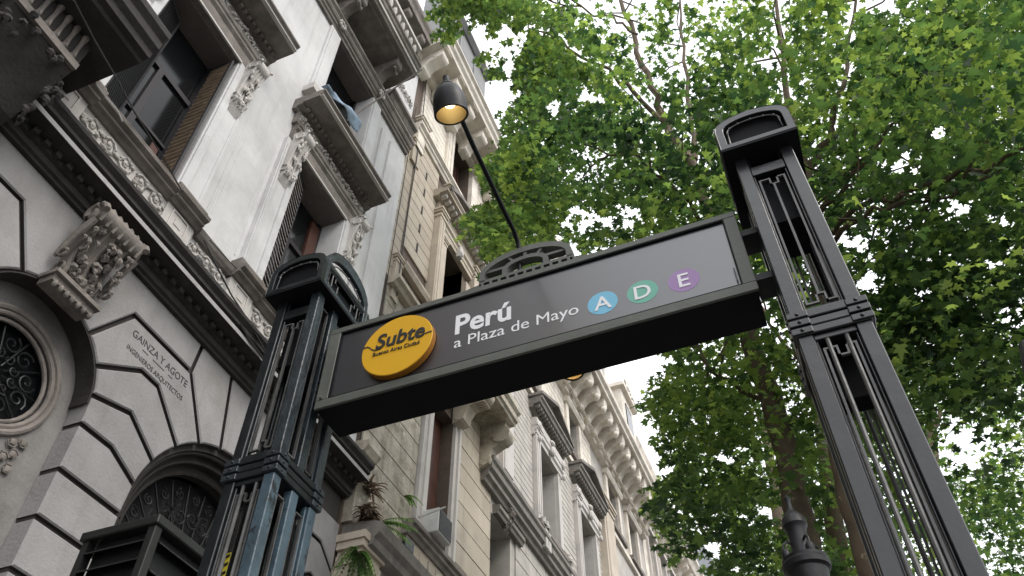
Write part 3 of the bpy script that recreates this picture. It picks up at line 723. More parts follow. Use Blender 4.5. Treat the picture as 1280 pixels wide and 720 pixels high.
# vertical strip joint by the white building, pilaster with small cap
p=MB().box(-5.03,-4.97,7.40,7.60,11.0,11.85); pilaster_cap(p,7.40,7.60,11.85,-4.97,.16); p.box(-5.03,-4.97,7.36,7.66,14.8,15.3); pilaster_cap(p,7.36,7.66,15.3,-4.97,.2)
p.build('corner_pilaster',M['tan'],bB)
MB().py([(-5.03,11.2),(-4.9,11.2),(-4.86,11.25),(-4.8,11.27),(-4.8,11.35),(-5.03,11.38)],7.3,8.6).py([(-5.03,11.9),(-4.94,11.9),(-4.9,11.98),(-4.9,12.03),(-5.03,12.06)],7.6,8.55).build('string_course',M['tan'],bB)
# pilaster pair at the window, entablature
p=MB().box(-5.03,-4.86,8.50,8.72,11.4,14.35); pilaster_cap(p,8.50,8.72,14.35,-4.86,.22,.04)
p.box(-5.03,-4.92,8.74,8.96,11.4,13.9); p.box(-4.86,-4.85,8.54,8.58,11.6,14.3).box(-4.86,-4.85,8.63,8.67,11.6,14.3); pilaster_cap(p,8.74,8.96,13.9,-4.92,.16,.03)
p.build('pilaster',M['tan'],bB)
p=MB().box(-5.03,-4.86,10.15,10.37,11.4,14.35); pilaster_cap(p,10.15,10.37,14.35,-4.86,.22,.04); p.box(-5.03,-4.92,9.9,10.13,11.4,13.9); p.build('pilaster',M['tan'],bB)
MB().box(-5.5,-5.03,9.88,9.9,12,14.2).build('window_reveal',M['tan'],bB)
MB().py([(-5.03,14.2),(-4.93,14.2),(-4.92,14.28),(-4.90,14.3),(-4.90,14.38),(-4.86,14.41),(-4.86,14.46),(-5.03,14.5)],8.74,10.15).build('lintel',M['tan'],bB)
kk=MB().box(-4.93,-4.84,9.38,9.5,14.1,14.42); kk.blob((-4.83,9.44,14.2),(.04,.06,.08)); kk.build('keystone',M['trim'],bB)
MB().box(-5.03,-4.92,8.5,10.37,14.57,14.85).build('frieze',M['tan'],bB)
MB().py([(-5.03,14.85),(-4.88,14.85),(-4.86,14.9),(-4.68,14.92),(-4.68,14.98),(-4.64,15.02),(-4.64,15.06),(-5.03,15.08)],8.35,10.52).build('pediment_base',M['tan'],bB)
for k in range(14):
    MB().box(-4.86,-4.74,8.42+k*.152,8.42+k*.152+.08,14.83,14.915).build('dentil',M['trim'],bB)
seg=[]; c0,r0=9.435,1.75
for i in range(17):
    a=math.pi/2+.665-1.33*i/16; seg.append((c0+r0*math.cos(a),15.07+r0*(math.sin(a)-math.cos(.665))))
inn=[(c0+(y-c0)*.93,z-.09) for y,z in seg][::-1]
MB().px(seg+inn,-5.03,-4.62).build('curved_pediment',M['dark_mould'],bB)
MB().px([(y,z-.02) for y,z in seg][1:-1]+[(10.3,15.09),(8.6,15.09)],-5.03,-4.85).build('tympanum',M['dark_mould'],bB)
p=MB(); p.blob((-4.7,8.42,15.15),(.05,.05,.09)); p.box(-4.78,-4.62,8.33,8.5,15.06,15.1); p.build('finial',M['tan'],bB,True)
# cornice at z 15.9
MB().py([(-5.03,15.80),(-4.95,15.8),(-4.93,15.86),(-4.90,15.88),(-4.90,15.94),(-4.84,15.98),(-4.84,16.04),(-5.03,16.08)],7.35,YB1).build('string_course',M['white_stone'],bB)
p=MB().box(-5.03,-4.93,7.40,7.68,15.3,15.8); pilaster_cap(p,7.40,7.68,16.08,-4.9,.22,.05); p.build('pedestal',M['white_stone'],bB)
# upper floor window with red door leaf
p=MB().box(-5.03,-4.93,8.62,8.93,16.1,18.0).box(-4.93,-4.91,8.66,8.72,16.1,17.9).box(-4.93,-4.91,8.8,8.88,16.1,17.9); p.box(-5.03,-4.93,9.92,10.22,16.1,18.0); p.build('window_surround',M['white_stone'],bB)
MB().box(-5.35,-5.28,9.45,9.88,16.3,17.9).box(-5.28,-5.26,9.5,9.56,16.3,17.9).box(-5.28,-5.26,9.76,9.82,16.3,17.9).build('door_leaf',M['wood_red'],bB)
MB().py(hood_prof(-5.03,18.0,.30),8.55,10.3).build('hood',M['white_stone'],bB)
MB().py([(-5.03,18.0),(-4.9,18.05),(-4.85,18.2),(-4.28,18.26),(-4.26,18.36),(-4.2,18.42),(-4.18,18.52),(-4.12,18.56),(-4.12,18.62),(-5.03,18.66)],6.85,YB1+.1).build('main_cornice',M['white_stone'],bB)
fst=None
mb=MB(); modil(mb,0,.26,18.25,-4.98,.60,.62); mb.box(-4.95,-4.3,-.14,.14,18.22,18.262)
for k in range(7):
    if fst is None: o=fst=mb.build('cornice_bracket',M['white_stone'],bB,True)
    else: o=fst.copy(); link(o); o.parent=bB
    o.location=(0,7.15+k*.72,0)
MB().box(-5.0,-4.45,6.9,9.35,18.66,20.9).box(-4.45,-4.42,7.0,7.05,18.7,20.9).box(-4.45,-4.42,7.8,7.85,18.7,20.9).box(-4.45,-4.42,8.6,8.65,18.7,20.9).py([(-5,20.9),(-4.4,20.9),(-4.3,21.0),(-4.3,21.1),(-5,21.15)],6.9,9.4).build('attic',M['zinc'],bB)
MB().box(-6.4,-4.7,11.0,11.5,18.66,20.4).build('chimney',M['white_stone'],bB)
# low window, jambs, wood, sill
for a,b,x in ((8.84,8.94,-4.95),(8.94,9.06,-4.92),(9.06,9.15,-4.97),(9.95,10.04,-4.97),(10.04,10.11,-4.93)):
    MB().box(-5.03,x,a,b,7.75,10.9).build('jamb_moulding',M['trim'],bB)
MB().box(-5.32,-5.26,9.18,9.52,7.7,10.4).box(-5.26,-5.24,9.22,9.27,7.75,10.35).box(-5.26,-5.24,9.42,9.47,7.75,10.35).build('door_leaf',M['wood_red'],bB)
MB().box(-5.30,-5.24,9.55,9.93,7.7,10.4).build('door_leaf',M['wood_red'],bB)
MB().py([(-5.03,7.5),(-4.9,7.5),(-4.88,7.55),(-4.84,7.57),(-4.84,7.62),(-4.80,7.64),(-4.80,7.70),(-5.03,7.72)],8.55,10.3).build('window_sill',M['mould'],bB)
MB().box(-5.03,-4.93,8.6,10.25,6.9,7.5).build('apron',M['tan'],bB)
for y in (9.0,9.25,9.5,9.75): MB().box(-4.93,-4.915,y,y+.03,7.0,7.45).build('apron_rib',M['tan_stain'],bB)
# big balcony bracket and slab
k=MB(); modil(k,9.98,.26,11.05,-5.0,.62,.75)
for q in range(5): k.box(-4.98,-4.42,9.86+q*.055,9.875+q*.055,10.62,10.66)
k.build('balcony_bracket',M['tan'],bB,True)
k=MB(); modil(k,11.1,.22,11.05,-5.0,.50,.9); k.build('balcony_bracket',M['tan_stain'],bB,True)
MB().py([(-5.03,11.05),(-4.40,11.05),(-4.38,11.10),(-4.34,11.12),(-4.34,11.25),(-4.28,11.3),(-4.28,11.4),(-5.03,11.42)],8.9,11.22).build('balcony_slab',M['tan_stain'],bB)
# portal cornice bottom
MB().py([(-5.03,6.30),(-4.85,6.32),(-4.80,6.42),(-4.74,6.44),(-4.74,6.50),(-4.60,6.56),(-4.58,6.64),(-4.52,6.70),(-4.50,6.82),(-4.62,6.86),(-5.03,6.9)],7.25,11.5).build('portal_cornice',M['dark_mould'],bB)
p=MB().box(-5.03,-4.72,7.20,7.62,4.5,6.32); pilaster_cap(p,7.2,7.62,6.32,-4.70,.36,.05); p.build('portal_pilaster',M['tan'],bB)
MB().box(-5.03,-4.9,7.2,7.5,6.9,7.9).py([(-5.03,7.9),(-4.88,7.9),(-4.82,7.98),(-4.82,8.05),(-5.03,8.08)],7.2,7.55).build('stepped_pier',M['tan_stain'],bB)
MB().box(-12,-5.5,YB0,YB1,0,18.3).build('house_body',M['room'],bB)

# ================================================================= BUILDING C (grey coursed, white upper floor)
bC=thing('grey_building','long grey and white stone building with pedimented windows and a row of scrolled cornice corbels','building')
YC0,YC1=11.57,24.2
WC=[(14.08,15.33),(16.88,18.2)]; hC=[(a,b,10.75,12.85) for a,b in WC]+[(11.62,12.55,6.5,9.65),(15.0,16.0,6.5,9.65),(18.4,19.4,6.5,9.65)]
up=[(13.6,14.4),(16.55,17.4),(20.05,21.1),(22.2,23.2)]
hU=[(a,b,14.3,15.75) for a,b in up]
MB().plate(rect(YC0,YC1,0,16.3),[rect(*h) for h in hC+hU],-5.55,-5.03).build('wall',M['grey_stone'],bC)
MB().box(-12,-5.9,YC0,YC1,0,16.3).build('house_body',M['room'],bC)
courses(bC,12.55,YC1-4.2,10.6,13.9,-5.03,.155,[(a-.32,b+.02,10,13.6) for a,b in WC],M['grey_stone'],False,gap=.022,proud=.03)
courses(bC,YC0+.01,18.6,6.0,10.0,-5.03,.33,[(11.6,12.75,6,9.9),(14.9,16.1,6,9.9),(18.3,19.5,6,9.9)],M['grey_stone'],False,gap=.025,proud=.03,bl=1.1)
courses(bC,12.6,18.6,14.1,16.0,-5.03,.22,[(a-.2,b+.2,14,15.95) for a,b in up],M['white_stone'],False,gap=.02,proud=.02)
MB().box(-5.03,-4.93,11.95,12.5,10.6,13.6).box(-4.93,-4.91,12.0,12.45,10.8,13.5).build('pilaster',M['trim'],bC)
for (a,b) in WC:
    p=MB().box(-5.03,-4.90,a-.30,a-.02,10.75,13.1); pilaster_cap(p,a-.30,a-.02,12.9,-4.9,.25,.04); p.box(-4.90,-4.885,a-.25,a-.20,10.9,12.8).box(-4.90,-4.885,a-.12,a-.07,10.9,12.8)
    p.build('pilaster',M['trim'],bC)
    MB().box(-5.36,-5.035,b-.012,b-.001,10.76,12.84).box(-5.03,-4.95,b+.0,b+.2,10.75,12.9).build('window_reveal',M['trim'],bC)
    MB().box(-5.40,-5.36,a,b,10.75,12.85).build('pane',M['glass'],bC)
    MB().py([(-5.03,12.86),(-4.93,12.86),(-4.92,12.95),(-4.88,12.98),(-4.88,13.08),(-4.86,13.1),(-4.86,13.3),(-5.03,13.32)],a-.35,b+.3).build('lintel',M['trim'],bC)
    k=MB(); k.blob((-4.84,(a+b)/2,13.0),(.07,.09,.14)); k.blob((-4.84,(a+b)/2,13.22),(.06,.12,.07))
    for s_ in (a-.2,b+.15): k.blob((-4.85,s_,13.15),(.05,.08,.12)); k.blob((-4.85,s_,12.8),(.05,.06,.09))
    k.build('carved_keystone',M['trim'],bC,True)
    c_=(a+b)/2; y0,y1=a-.5,b+.42
    MB().py([(-5.03,13.5),(-4.9,13.5),(-4.88,13.56),(-4.72,13.6),(-4.70,13.68),(-4.66,13.7),(-4.66,13.76),(-5.03,13.78)],y0,y1).build('pediment_base',M['dark_mould'],bC)
    MB().px([(y0,13.76),(y1,13.76),(y1,13.82),(c_,14.28),(y0,13.82)],-5.0,-4.80).build('tympanum',M['dark_mould'],bC)
    MB().px([(y0-.03,13.78),(c_,14.26),(y1+.03,13.78),(y1+.03,13.86),(c_,14.36),(y0-.03,13.86)],-4.98,-4.64).build('raking_cornice',M['dark_mould'],bC)
    d=MB(); y=y0+.06
    while y<y1-.05: d.box(-4.87,-4.76,y,y+.06,13.5,13.585); y+=.13
    o=d.build('pediment_dentils',M['dark_mould'],bC); o['kind']='stuff'
    MB().py([(-5.03,10.45),(-4.86,10.45),(-4.84,10.55),(-4.8,10.57),(-4.8,10.68),(-5.03,10.72)],a-.4,b+.3).build('window_sill',M['mould'],bC)
    k=MB()
    for yy in (a-.22,a-.05,b+.1): 
        k.box(-4.88,-4.76,yy-.07,yy+.07,10.1,10.5); k.lathe([(.07,0),(.09,.05),(.05,.1),(.06,.16)],8,(-4.83,yy,10.62))
    k.build('sill_block',M['trim'],bC)
MB().py([(-5.03,9.95),(-4.92,9.95),(-4.90,10.02),(-4.84,10.05),(-4.84,10.14),(-4.78,10.18),(-4.78,10.30),(-4.74,10.34),(-4.74,10.42),(-5.03,10.46)],YC0-.5,YC1).build('string_course',M['dark_mould'],bC)
for y0,y1 in ((11.7,12.95),(15.0,16.1),(18.4,19.5)):
    MB().py([(-5.03,9.66),(-4.93,9.66),(-4.91,9.72),(-4.88,9.74),(-4.88,9.82),(-5.03,9.85)],y0,y1).build('lintel',M['dark_mould'],bC)
    k=MB(); console(k,(y0+y1)/2-.1,.18,9.55,10.0,-5.0,.16); k.build('keystone',M['mould'],bC,True)
MB().box(-5.03,-4.93,13.0,YC1,13.95,14.1).box(-5.03,-4.95,12.6,YC1,14.1,14.16).build('string_course',M['white_stone'],bC)
# pier
p=MB().box(-5.03,-4.82,18.75,19.75,6,14.2); pilaster_cap(p,18.75,19.75,14.1,-4.82,.3,.06); pilaster_cap(p,18.75,19.75,11.6,-4.82,.22,.05)
p.box(-4.82,-4.80,18.9,19.6,12.0,14.0); p.build('pier',M['tan'],bC)
k=MB(); garland(k,19.3,20.2,12.3,.7,-4.9); garland(k,19.9,20.5,11.6,.6,-4.9); k.build('carved_panel',M['tan'],bC,True)
for (a,b) in up:
    MB().box(-5.03,-4.95,a-.2,a,14.2,15.9).box(-5.03,-4.95,b,b+.2,14.2,15.9).build('window_surround',M['white_stone'],bC)
    MB().py([(-5.03,15.78),(-4.9,15.78),(-4.84,15.86),(-4.84,15.92),(-5.03,15.95)],a-.28,b+.28).build('hood',M['white_stone'],bC)
    MB().box(-5.35,-5.30,a+.05,b-.25,14.3,15.72).build('door_leaf',M['wood_red'],bC)
    MB().box(-5.42,-5.38,a,b,14.3,15.74).build('pane',M['glass'],bC)
    MB().box(-5.03,-4.86,a-.25,b+.25,14.14,14.28).build('window_sill',M['mould'],bC)
MB().py([(-5.03,16.0),(-4.85,16.02),(-4.83,16.1),(-4.75,16.12),(-4.75,16.2),(-5.03,16.24)],12.6,YC1).build('architrave',M['white_stone'],bC)
MB().py([(-5.03,16.62),(-4.10,16.66),(-4.08,16.75),(-4.0,16.80),(-3.98,16.92),(-5.03,17.0)],12.5,YC1).build('main_cornice',M['white_stone'],bC)
MB().box(-5.9,-4.9,12.5,YC1,16.24,16.62).build('frieze',M['white_stone'],bC)
mb=MB(); modil(mb,0,.26,16.66,-4.92,.72,.62); mb.blob((-4.3,0,16.35),(.1,.14,.12)); mb.blob((-4.75,0,16.1),(.08,.12,.1)); fst=None
for k in range(19):
    if fst is None: o=fst=mb.build('cornice_corbel',M['white_stone'],bC,True)
    else: o=fst.copy(); link(o); o.parent=bC
    o.location=(0,12.9+k*.60,0)
MB().box(-6.5,-4.6,12.5,YC1,17.0,17.5).build('parapet',M['white_stone'],bC)
for y in (14.6,18.0,21.4):
    p=MB().box(-6.2,-4.5,y,y+1.5,17.5,20.2).px([(y-.15,20.2),(y+1.65,20.2),(y+1.65,20.35),(y+.75,21.1),(y-.15,20.35)],-6.2,-4.35)
    d=p.build('dormer',M['white_stone'],bC)
    MB().box(-4.5,-4.47,y+.4,y+1.1,17.9,19.8).build('dormer_window',M['glass'],d)
    q=MB(); garland(q,y+.05,y+1.45,20.45,.35,-4.36); q.tube(spiral(y+.12,18.2,.22,1.3,1,0,x=-4.45),.05,6); q.tube(spiral(y+1.38,18.2,.22,1.3,-1,3.14,x=-4.45),.05,6); q.build('dormer_carving',M['trim'],d,True)
mr=MB(); mr.py([(-6.6,17.2),(-5.2,17.2),(-5.6,20.6),(-7.5,20.8)],12.5,YC1); mr.build('mansard_roof',M['zinc'],bC)

# ================================================================= BUILDING D (far, domed)
bD=thing('domed_building','distant pale building at the end of the row with a grey slate corner dome','building')
YD0,YD1=24.2,42
hD=[]
for f in range(4):
    for y in range(11): hD.append((YD0+.6+y*1.55,YD0+1.4+y*1.55,4.5+f*3.3,6.8+f*3.3))
MB().plate(rect(YD0,YD1,0,18),[rect(*h) for h in hD],-5.5,-5.0).build('wall',M['white_stone'],bD)
MB().box(-12,-5.6,YD0,YD1,0,18).build('house_body',M['white_stone'],bD)
for h in hD:
    if h[2]<7: continue
    w=MB().box(-5.0,-4.92,h[0]-.14,h[0],h[2],h[3]).box(-5.0,-4.92,h[1],h[1]+.14,h[2],h[3]).box(-5.0,-4.82,h[0]-.2,h[1]+.2,h[3],h[3]+.16).box(-5.0,-4.86,h[0]-.2,h[1]+.2,h[2]-.12,h[2]).build('window',M['trim'],bD)
    MB().box(-5.45,-5.4,h[0],h[1],h[2],h[3]).build('pane',M['glass'],w)
for z in (10.6,14.0): MB().py([(-5.0,z),(-4.86,z),(-4.8,z+.12),(-4.8,z+.2),(-5.0,z+.24)],YD0,YD1).build('string_course',M['trim'],bD)
MB().py([(-5,17.6),(-4.4,17.8),(-4.3,18.0),(-4.2,18.1),(-4.2,18.25),(-5,18.3)],YD0,YD1).build('main_cornice',M['white_stone'],bD)
mb=MB(); modil(mb,0,.3,17.85,-5,.5,.6); fst=None
for k in range(22):
    if fst is None: o=fst=mb.build('cornice_corbel',M['white_stone'],bD,True)
    else: o=fst.copy(); link(o); o.parent=bD
    o.location=(0,YD0+.4+k*.8,0)
MB().box(-7,-5.0,YD0,33,18.3,20.0).py([(-5.1,20.0),(-4.8,20.0),(-4.7,20.2),(-5.1,20.3)],YD0,33).build('attic',M['white_stone'],bD)
MB().lathe([(2.3,18.3),(2.3,19.4),(2.5,19.5),(2.4,19.7),(2.3,20.6),(2.0,21.6),(1.5,22.5),(.9,23.1),(.35,23.4),(.3,24),(.1,24.1),(.05,25)],24,(-6.4,35.5,0)).build('dome',M['slate'],bD,True)

# ================================================================= things on the facade
# air conditioner on the sill
ac=thing('air_conditioner','white boxed air conditioner sitting on the lower window sill of the tan building','air conditioner')
MB().box(-4.98,-4.68,9.0,9.44,7.73,8.10).build('casing',M['ac'],ac,bevel=.01)
g=MB()
g.box(-4.68,-4.674,9.02,9.42,7.75,8.08)
for k in range(8): g.box(-4.674,-4.668,9.03,9.41,7.77+k*.04,7.785+k*.04)
g.build('grille',M['grey_metal'],ac)
MB().tube([(-4.9,8.80,7.86),(-4.5,8.83,7.95)],.012,6).build('bracket_rod',M['ac'],ac)
# small flood light
fl=thing('flood_light','small black flood light fixed beside the fern on the tan building','light')
MB().box(-4.75,-4.70,8.18,8.42,7.06,7.20).build('lamp_body',M['dark_iron'],fl); MB().tube([(-4.98,8.28,7.1),(-4.74,8.28,7.1),(-4.72,8.28,7.0)],.012,6).build('bracket',M['ac'],fl)
# cables and pipe
def cable(pts,r,label,mt=M['cable']):
    return tag(MB().tube(pts,r,6).build('cable',mt),label,'cable')
cable([onx(*p,-4.95) for p in ((496,370),(502,320),(512,250),(520,205),(528,150),(533,100),(541,30),(545,0))],.011,'dark cable running down the joint of the tan building')
cable([(-4.98,7.24,z) for z in (6.9,9,12,16.5)],.008,'thin cable down the edge of the white building')
cable([onx(92,0,-3.9),onx(118,50,-4.1),onx(150,105,-4.4),onx(168,140,-4.6),onx(200,190,-4.7),onx(228,240,-4.78)],.008,'black cable hanging across the dark balcony to the window sill')
cable([onx(120,105,-4.7),onx(133,122,-4.72),onx(148,140,-4.74),onx(153,152,-4.75)],.008,'short pale loop of cable under the first window',M['ac'])
cable([onx(255,300,-4.75),onx(272,335,-4.72),onx(290,370,-4.7),onx(310,400,-4.68),onx(332,440,-4.66)],.009,'black cable sagging over the main cornice')
cable([onx(262,300,-4.78),onx(285,325,-4.85),onx(303,343,-4.9)],.005,'thin wire from the cornice to the window pedestal')
cable([onx(300,405,-4.7),onx(312,425,-4.7),onx(330,450,-4.69)],.014,'thick black cable end above the sooty cornice')
fp=thing('flag_pole','thin bare pole slanting out of the upper window of the white building','pole')
MB().tube([(-5.0,5.42,13.15),onx(527,87,-4.15)],.014,6).build('pole_shaft',M['mould'],fp)
fp.location=(0,0,0)
# cloth over the sill
cl=MB(); n,m_=18,12
for i in range(n+1):
    for j in range(m_+1):
        u=i/n; v=j/m_; a=np.array(onx(401+46*u,110+40*u**1.2,-4.80)); drop=.36*(.15+.85*u)*v
        p=a+np.array([.05*math.sin(u*9+v*3)*v+.10*math.sin(v*2.6),.03*math.sin(u*14),.03-drop+.02*math.sin(u*20+v*4)]); cl.v.append(tuple(p))
for i in range(n):
    for j in range(m_): q=i*(m_+1)+j; cl.f.append((q,q+m_+1,q+m_+2,q+1))
o=cl.build('cloth',M['cloth'],None,True); o.modifiers.new('s','SOLIDIFY').thickness=.006
tag(o,'pale blue cloth hung over the upper window sill of the white building','cloth')
# plants rooted in the wall
def fronds(name,label,base,n,L,mt,spread,droop,cat='plant',lw=.2):
    vs=[];fs=[];tint=[]; B0=base
    mb=MB(); st=MB()
    for i in range(n):
        base=(B0[0]+random.uniform(-.04,.04),B0[1]+random.uniform(-.09,.09),B0[2]+random.uniform(-.06,.06)) if lw<.08 else B0
        a=random.uniform(*spread); el=random.uniform(.2,1.1); d=Vector((math.sin(a)*.7+.4,math.cos(a),0)).normalized(); l=L*random.uniform(.6,1.15)
        pts=[]; 
        for k in range(13):
            t=k/12; pts.append(Vector(base)+d*l*t*math.cos(el*.6)+Vector((0,0,l*(math.sin(el)*t-droop*t*t))))
        st.tube(pts,[.006*(1-t/14) for t in range(13)],4)
        for k in range(2,13):
            t=(pts[k]-pts[k-1]).normalized(); sd_=t.cross(Vector((0,0,1))).normalized(); w=l*lw*(1-(k/13)**1.6)+.012
            for s_ in (-1,1):
                for h_ in (0,.5):
                    c_=pts[k]-t*h_*l/12; tip=c_+sd_*s_*w+t*w*.5+Vector((0,0,-w*.35)); mb.add([c_-t*.008,c_+t*.012,tip],[(0,1,2)])
    th=thing(name,label,cat); lf=mb.build('foliage',mt,th); st.build('stem',M['twig'],th)
    at=lf.data.attributes.new('tint','FLOAT','POINT'); at.data.foreach_set('value',np.repeat(rng.random(len(lf.data.vertices)//3+1),3)[:len(lf.data.vertices)])
    return th
fronds('fern',"drooping green fern growing from the portal cornice at the joint of the two buildings",onx(447,690,-4.62),40,.30,M['fern'],(-2.6,.6),1.6,lw=.13)
fronds('fern',"arching green fronds above the portal cornice, right of the drooping fern",onx(470,655,-4.6),5,.62,M['fern'],(-.2,.7),.45,lw=.13)
fronds('dry_weed',"dry brown weed hanging in the corner between the white and the tan building",onx(458,640,-4.75),70,.22,M['dry'],(-3,3),1.0,lw=.06)
fronds('dry_weed',"withered grey weed sprouting above the cornice end, below the sign",onx(462,612,-4.85),36,.22,M['dry'],(-3,3),.7,lw=.05)
fronds('weed',"sparse weed on the mossy wall right of the fern",onx(505,620,-4.95),8,.26,M['fern'],(-1,2),.9,lw=.08)
# louvred cabinet at the lower left
vb=thing('louvred_cabinet','dark louvred metal cabinet standing in front of the arched opening at the lower left','cabinet')
x0,x1,y0,y1,zt=-3.46,-3.0,2.73,3.45,3.90
MB().box(x0+.05,x1-.05,y0+.05,y1-.02,0,zt-.05).build('core',M['ledge_dark'],vb)
MB().box(x0-.02,x1+.015,y0-.015,y1+.02,zt-.05,zt).build('top_plate',M['grey_metal'],vb,bevel=.006)
MB().box(x1-.05,x1,y0,y0+.05,0,zt-.05).build('corner_post',M['grey_metal'],vb,bevel=.004)
MB().box(x0,x0+.04,y0+.001,y0+.05,0,zt-.05).build('corner_post',M['grey_metal'],vb)
MB().box(x0+.04,x1-.05,y0,y0+.02,3.0,3.44).build('side_panel',M['grey_metal'],vb)
for k in range(4):
    z=zt-.09-k*.10
    MB().py([(0,0),(0,.01),(0,0)],0,0) if False else None
    a=MB().add([(x0+.04,y0-.003,z-.035),(x1-.05,y0-.003,z-.035),(x1-.05,y0+.05,z),(x0+.04,y0+.05,z),(x0+.04,y0-.003,z-.043),(x1-.05,y0-.003,z-.043),(x1-.05,y0+.05,z-.008),(x0+.04,y0+.05,z-.008)],[(0,1,2,3),(7,6,5,4),(0,4,5,1),(1,5,6,2),(2,6,7,3),(3,7,4,0)])
    a.build('louvre',M['grey_metal'],vb)
for k in range(5):
    z=zt-.08-k*.15
    a=MB().add([(x1+.012,y0+.05,z-.045),(x1+.012,y1,z-.045),(x1-.05,y1,z),(x1-.05,y0+.05,z),(x1+.012,y0+.05,z-.053),(x1+.012,y1,z-.053),(x1-.05,y1,z-.008),(x1-.05,y0+.05,z-.008)],[(0,1,2,3),(7,6,5,4),(0,4,5,1),(1,5,6,2),(2,6,7,3),(3,7,4,0)])
    a.build('louvre',M['grey_metal'],vb)
wt=MB()
wt.px([(3.30,3.90),(3.44,3.90),(3.37,4.01)],-3.05,-3.045)
o=wt.build('warning_triangle',M['yellow']); tag(o,'small yellow warning triangle beside the louvred cabinet','sign')

# ================================================================= SUBWAY ENTRANCE: columns
def key_path(y,xc,w,z,h,s=1):
    return [(xc-w,y,z-s*h*2.2),(xc-w,y,z),(xc-w*.35,y,z),(xc-w*.35,y,z-s*h),(xc+w*.1,y,z-s*h),(xc+w*.1,y,z),(xc+w,y,z),(xc+w,y,z-s*h*2.2)]
def column(cx,label,pm,sm,side):
    t=thing('entrance_column',label,'column',(cx,2.06,0),0,'subway entrance columns')
    hw,hd=.105,.14; low=M['paint_sky_low'] if sm is M['paint_sky'] else sm
    # corner posts
    for sx in (-1,1):
        for sy in (-1,1):
            xa=sx*hw; ya=sy*hd; pw=.045
            m_=pm if sy<0 else sm
            for (z0,z1) in ((.30,3.285),(3.375,4.22)):
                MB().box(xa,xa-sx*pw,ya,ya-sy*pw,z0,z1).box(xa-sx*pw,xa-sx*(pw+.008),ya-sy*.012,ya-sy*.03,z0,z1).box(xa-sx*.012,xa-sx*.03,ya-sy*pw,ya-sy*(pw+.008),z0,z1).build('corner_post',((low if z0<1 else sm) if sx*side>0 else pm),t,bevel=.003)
    # front and back infill: thin steel rectangles with key pattern
    for sy in (-1,1):
        y=sy*(hd-.018)
        for (z0,z1,up_) in ((3.395,4.10,1),(.4,3.265,0)):
            hh=MB().box(-hw+.045,hw-.045,y-.012,y+.012,z1,z1+.05 if up_ else z1+.02).box(-hw+.045,hw-.045,y-.012,y+.012,z0-.02,z0).build('rail',pm,t,bevel=.002)
            w=.040
            b=MB()
            b.box(-w-.007,-w,y-.005,y+.005,z0+.02,z1-.03); b.box(w,w+.007,y-.005,y+.005,z0+.02,z1-.03)
            b.box(-w,w*-.3,y-.005,y+.005,z1-.036,z1-.03).box(w*.35,w,y-.005,y+.005,z1-.036,z1-.03).box(-w*.3,-w*.3+.006,y-.005,y+.005,z1-.07,z1-.03).box(w*.35,w*.35+.006,y-.005,y+.005,z1-.07,z1-.03).box(-w*.3,w*.35,y-.005,y+.005,z1-.07,z1-.064)
            b.box(-w,w*-.3,y-.005,y+.005,z0+.02,z0+.026).box(w*.35,w,y-.005,y+.005,z0+.02,z0+.026).box(-w*.3,-w*.3+.006,y-.005,y+.005,z0+.02,z0+.06).box(w*.35,w*.35+.006,y-.005,y+.005,z0+.02,z0+.06).box(-w*.3,w*.35,y-.005,y+.005,z0+.054,z0+.06)
            if up_: b.box(-.004,.004,y-.005,y+.005,z0+.06,z1-.07)
            b.build('key_fret',M['bar'],t)
            for xx in ((-.026,.028) if not up_ else ()):
                MB().tube([(xx,y+sy*.004,z0),(xx,y+sy*.004,z1)],.007,8).build('steel_rod',M['bar'],t,True)
    # sides: a middle post and two thin frames
    for sx in (-1,1):
        x=sx*(hw-.02)
        for (z0,z1) in ((.30,3.285),(3.375,4.22)):
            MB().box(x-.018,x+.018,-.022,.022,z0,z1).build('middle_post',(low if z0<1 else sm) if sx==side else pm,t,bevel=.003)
            for yc in (-.059,.059):
                b=MB(); w=.024; yo=yc
                for (a,bb,c_,d) in ((yo-w,yo-w+.005,z0+.03,z1-.05),(yo+w-.005,yo+w,z0+.03,z1-.05),(yo-w,yo+w,z1-.055,z1-.05),(yo-w,yo+w,z0+.03,z0+.035)): b.box(x-.006,x+.006,a,bb,c_,d)
                b.build('side_frame',M['bar'],t)
    # collar of three bands with corner straps and rivets
    for k,z in enumerate((3.285,3.318,3.350)):
        e=.006 if k!=1 else .003
        MB().box(-hw-e,hw+e,-hd-e,hd+e,z,z+.028).build('collar_band',pm if k!=9 else sm,t,bevel=.003)
        cs=MB()
        for sx in (-1,1):
            for sy in (-1,1):
                cs.box(sx*(hw+.012),sx*(hw-.05),sy*(hd+.012),sy*(hd-.05),z+.002,z+.026)
        cs.build('corner_strap',sm,t,bevel=.002)
        rv=MB()
        for sx in (-1,1):
            for q in (-1,1):
                rv.blob((sx*(hw-.02),q*(hd+.013),z+.014),(.006,.004,.006),8,5); rv.blob((sx*(hw+.013),q*(hd-.02),z+.014),(.004,.006,.006),8,5)
        rv.build('rivet',M['dark_iron'],t,True)
    # head box: sloping sides, arched gables on all four faces
    HW,HD=.139,.168+.03
    z0,z1,z2=4.222,4.36,4.44
    MB().box(-HW,HW,-HD,HD,z0-.012,z0).build('head_soffit',M['case'],t)
    def gable(w,n=12):
        zz=4.425 if w<.15 else 4.50; z1_=4.345 if w<.15 else 4.36
        return [(-w,z0),(w,z0)]+[(w*math.cos(math.pi*i/n),z1_+(zz-z1_)*(math.sin(math.pi*i/n)**.8)) for i in range(n+1)]
    def hole(w):
        g_=gable(w); cxm,czm=0,(z0+z1)/2+.02
        return [(x_*(.80 if w<.15 else .86),czm+(z_-czm)*.72) for x_,z_ in g_]
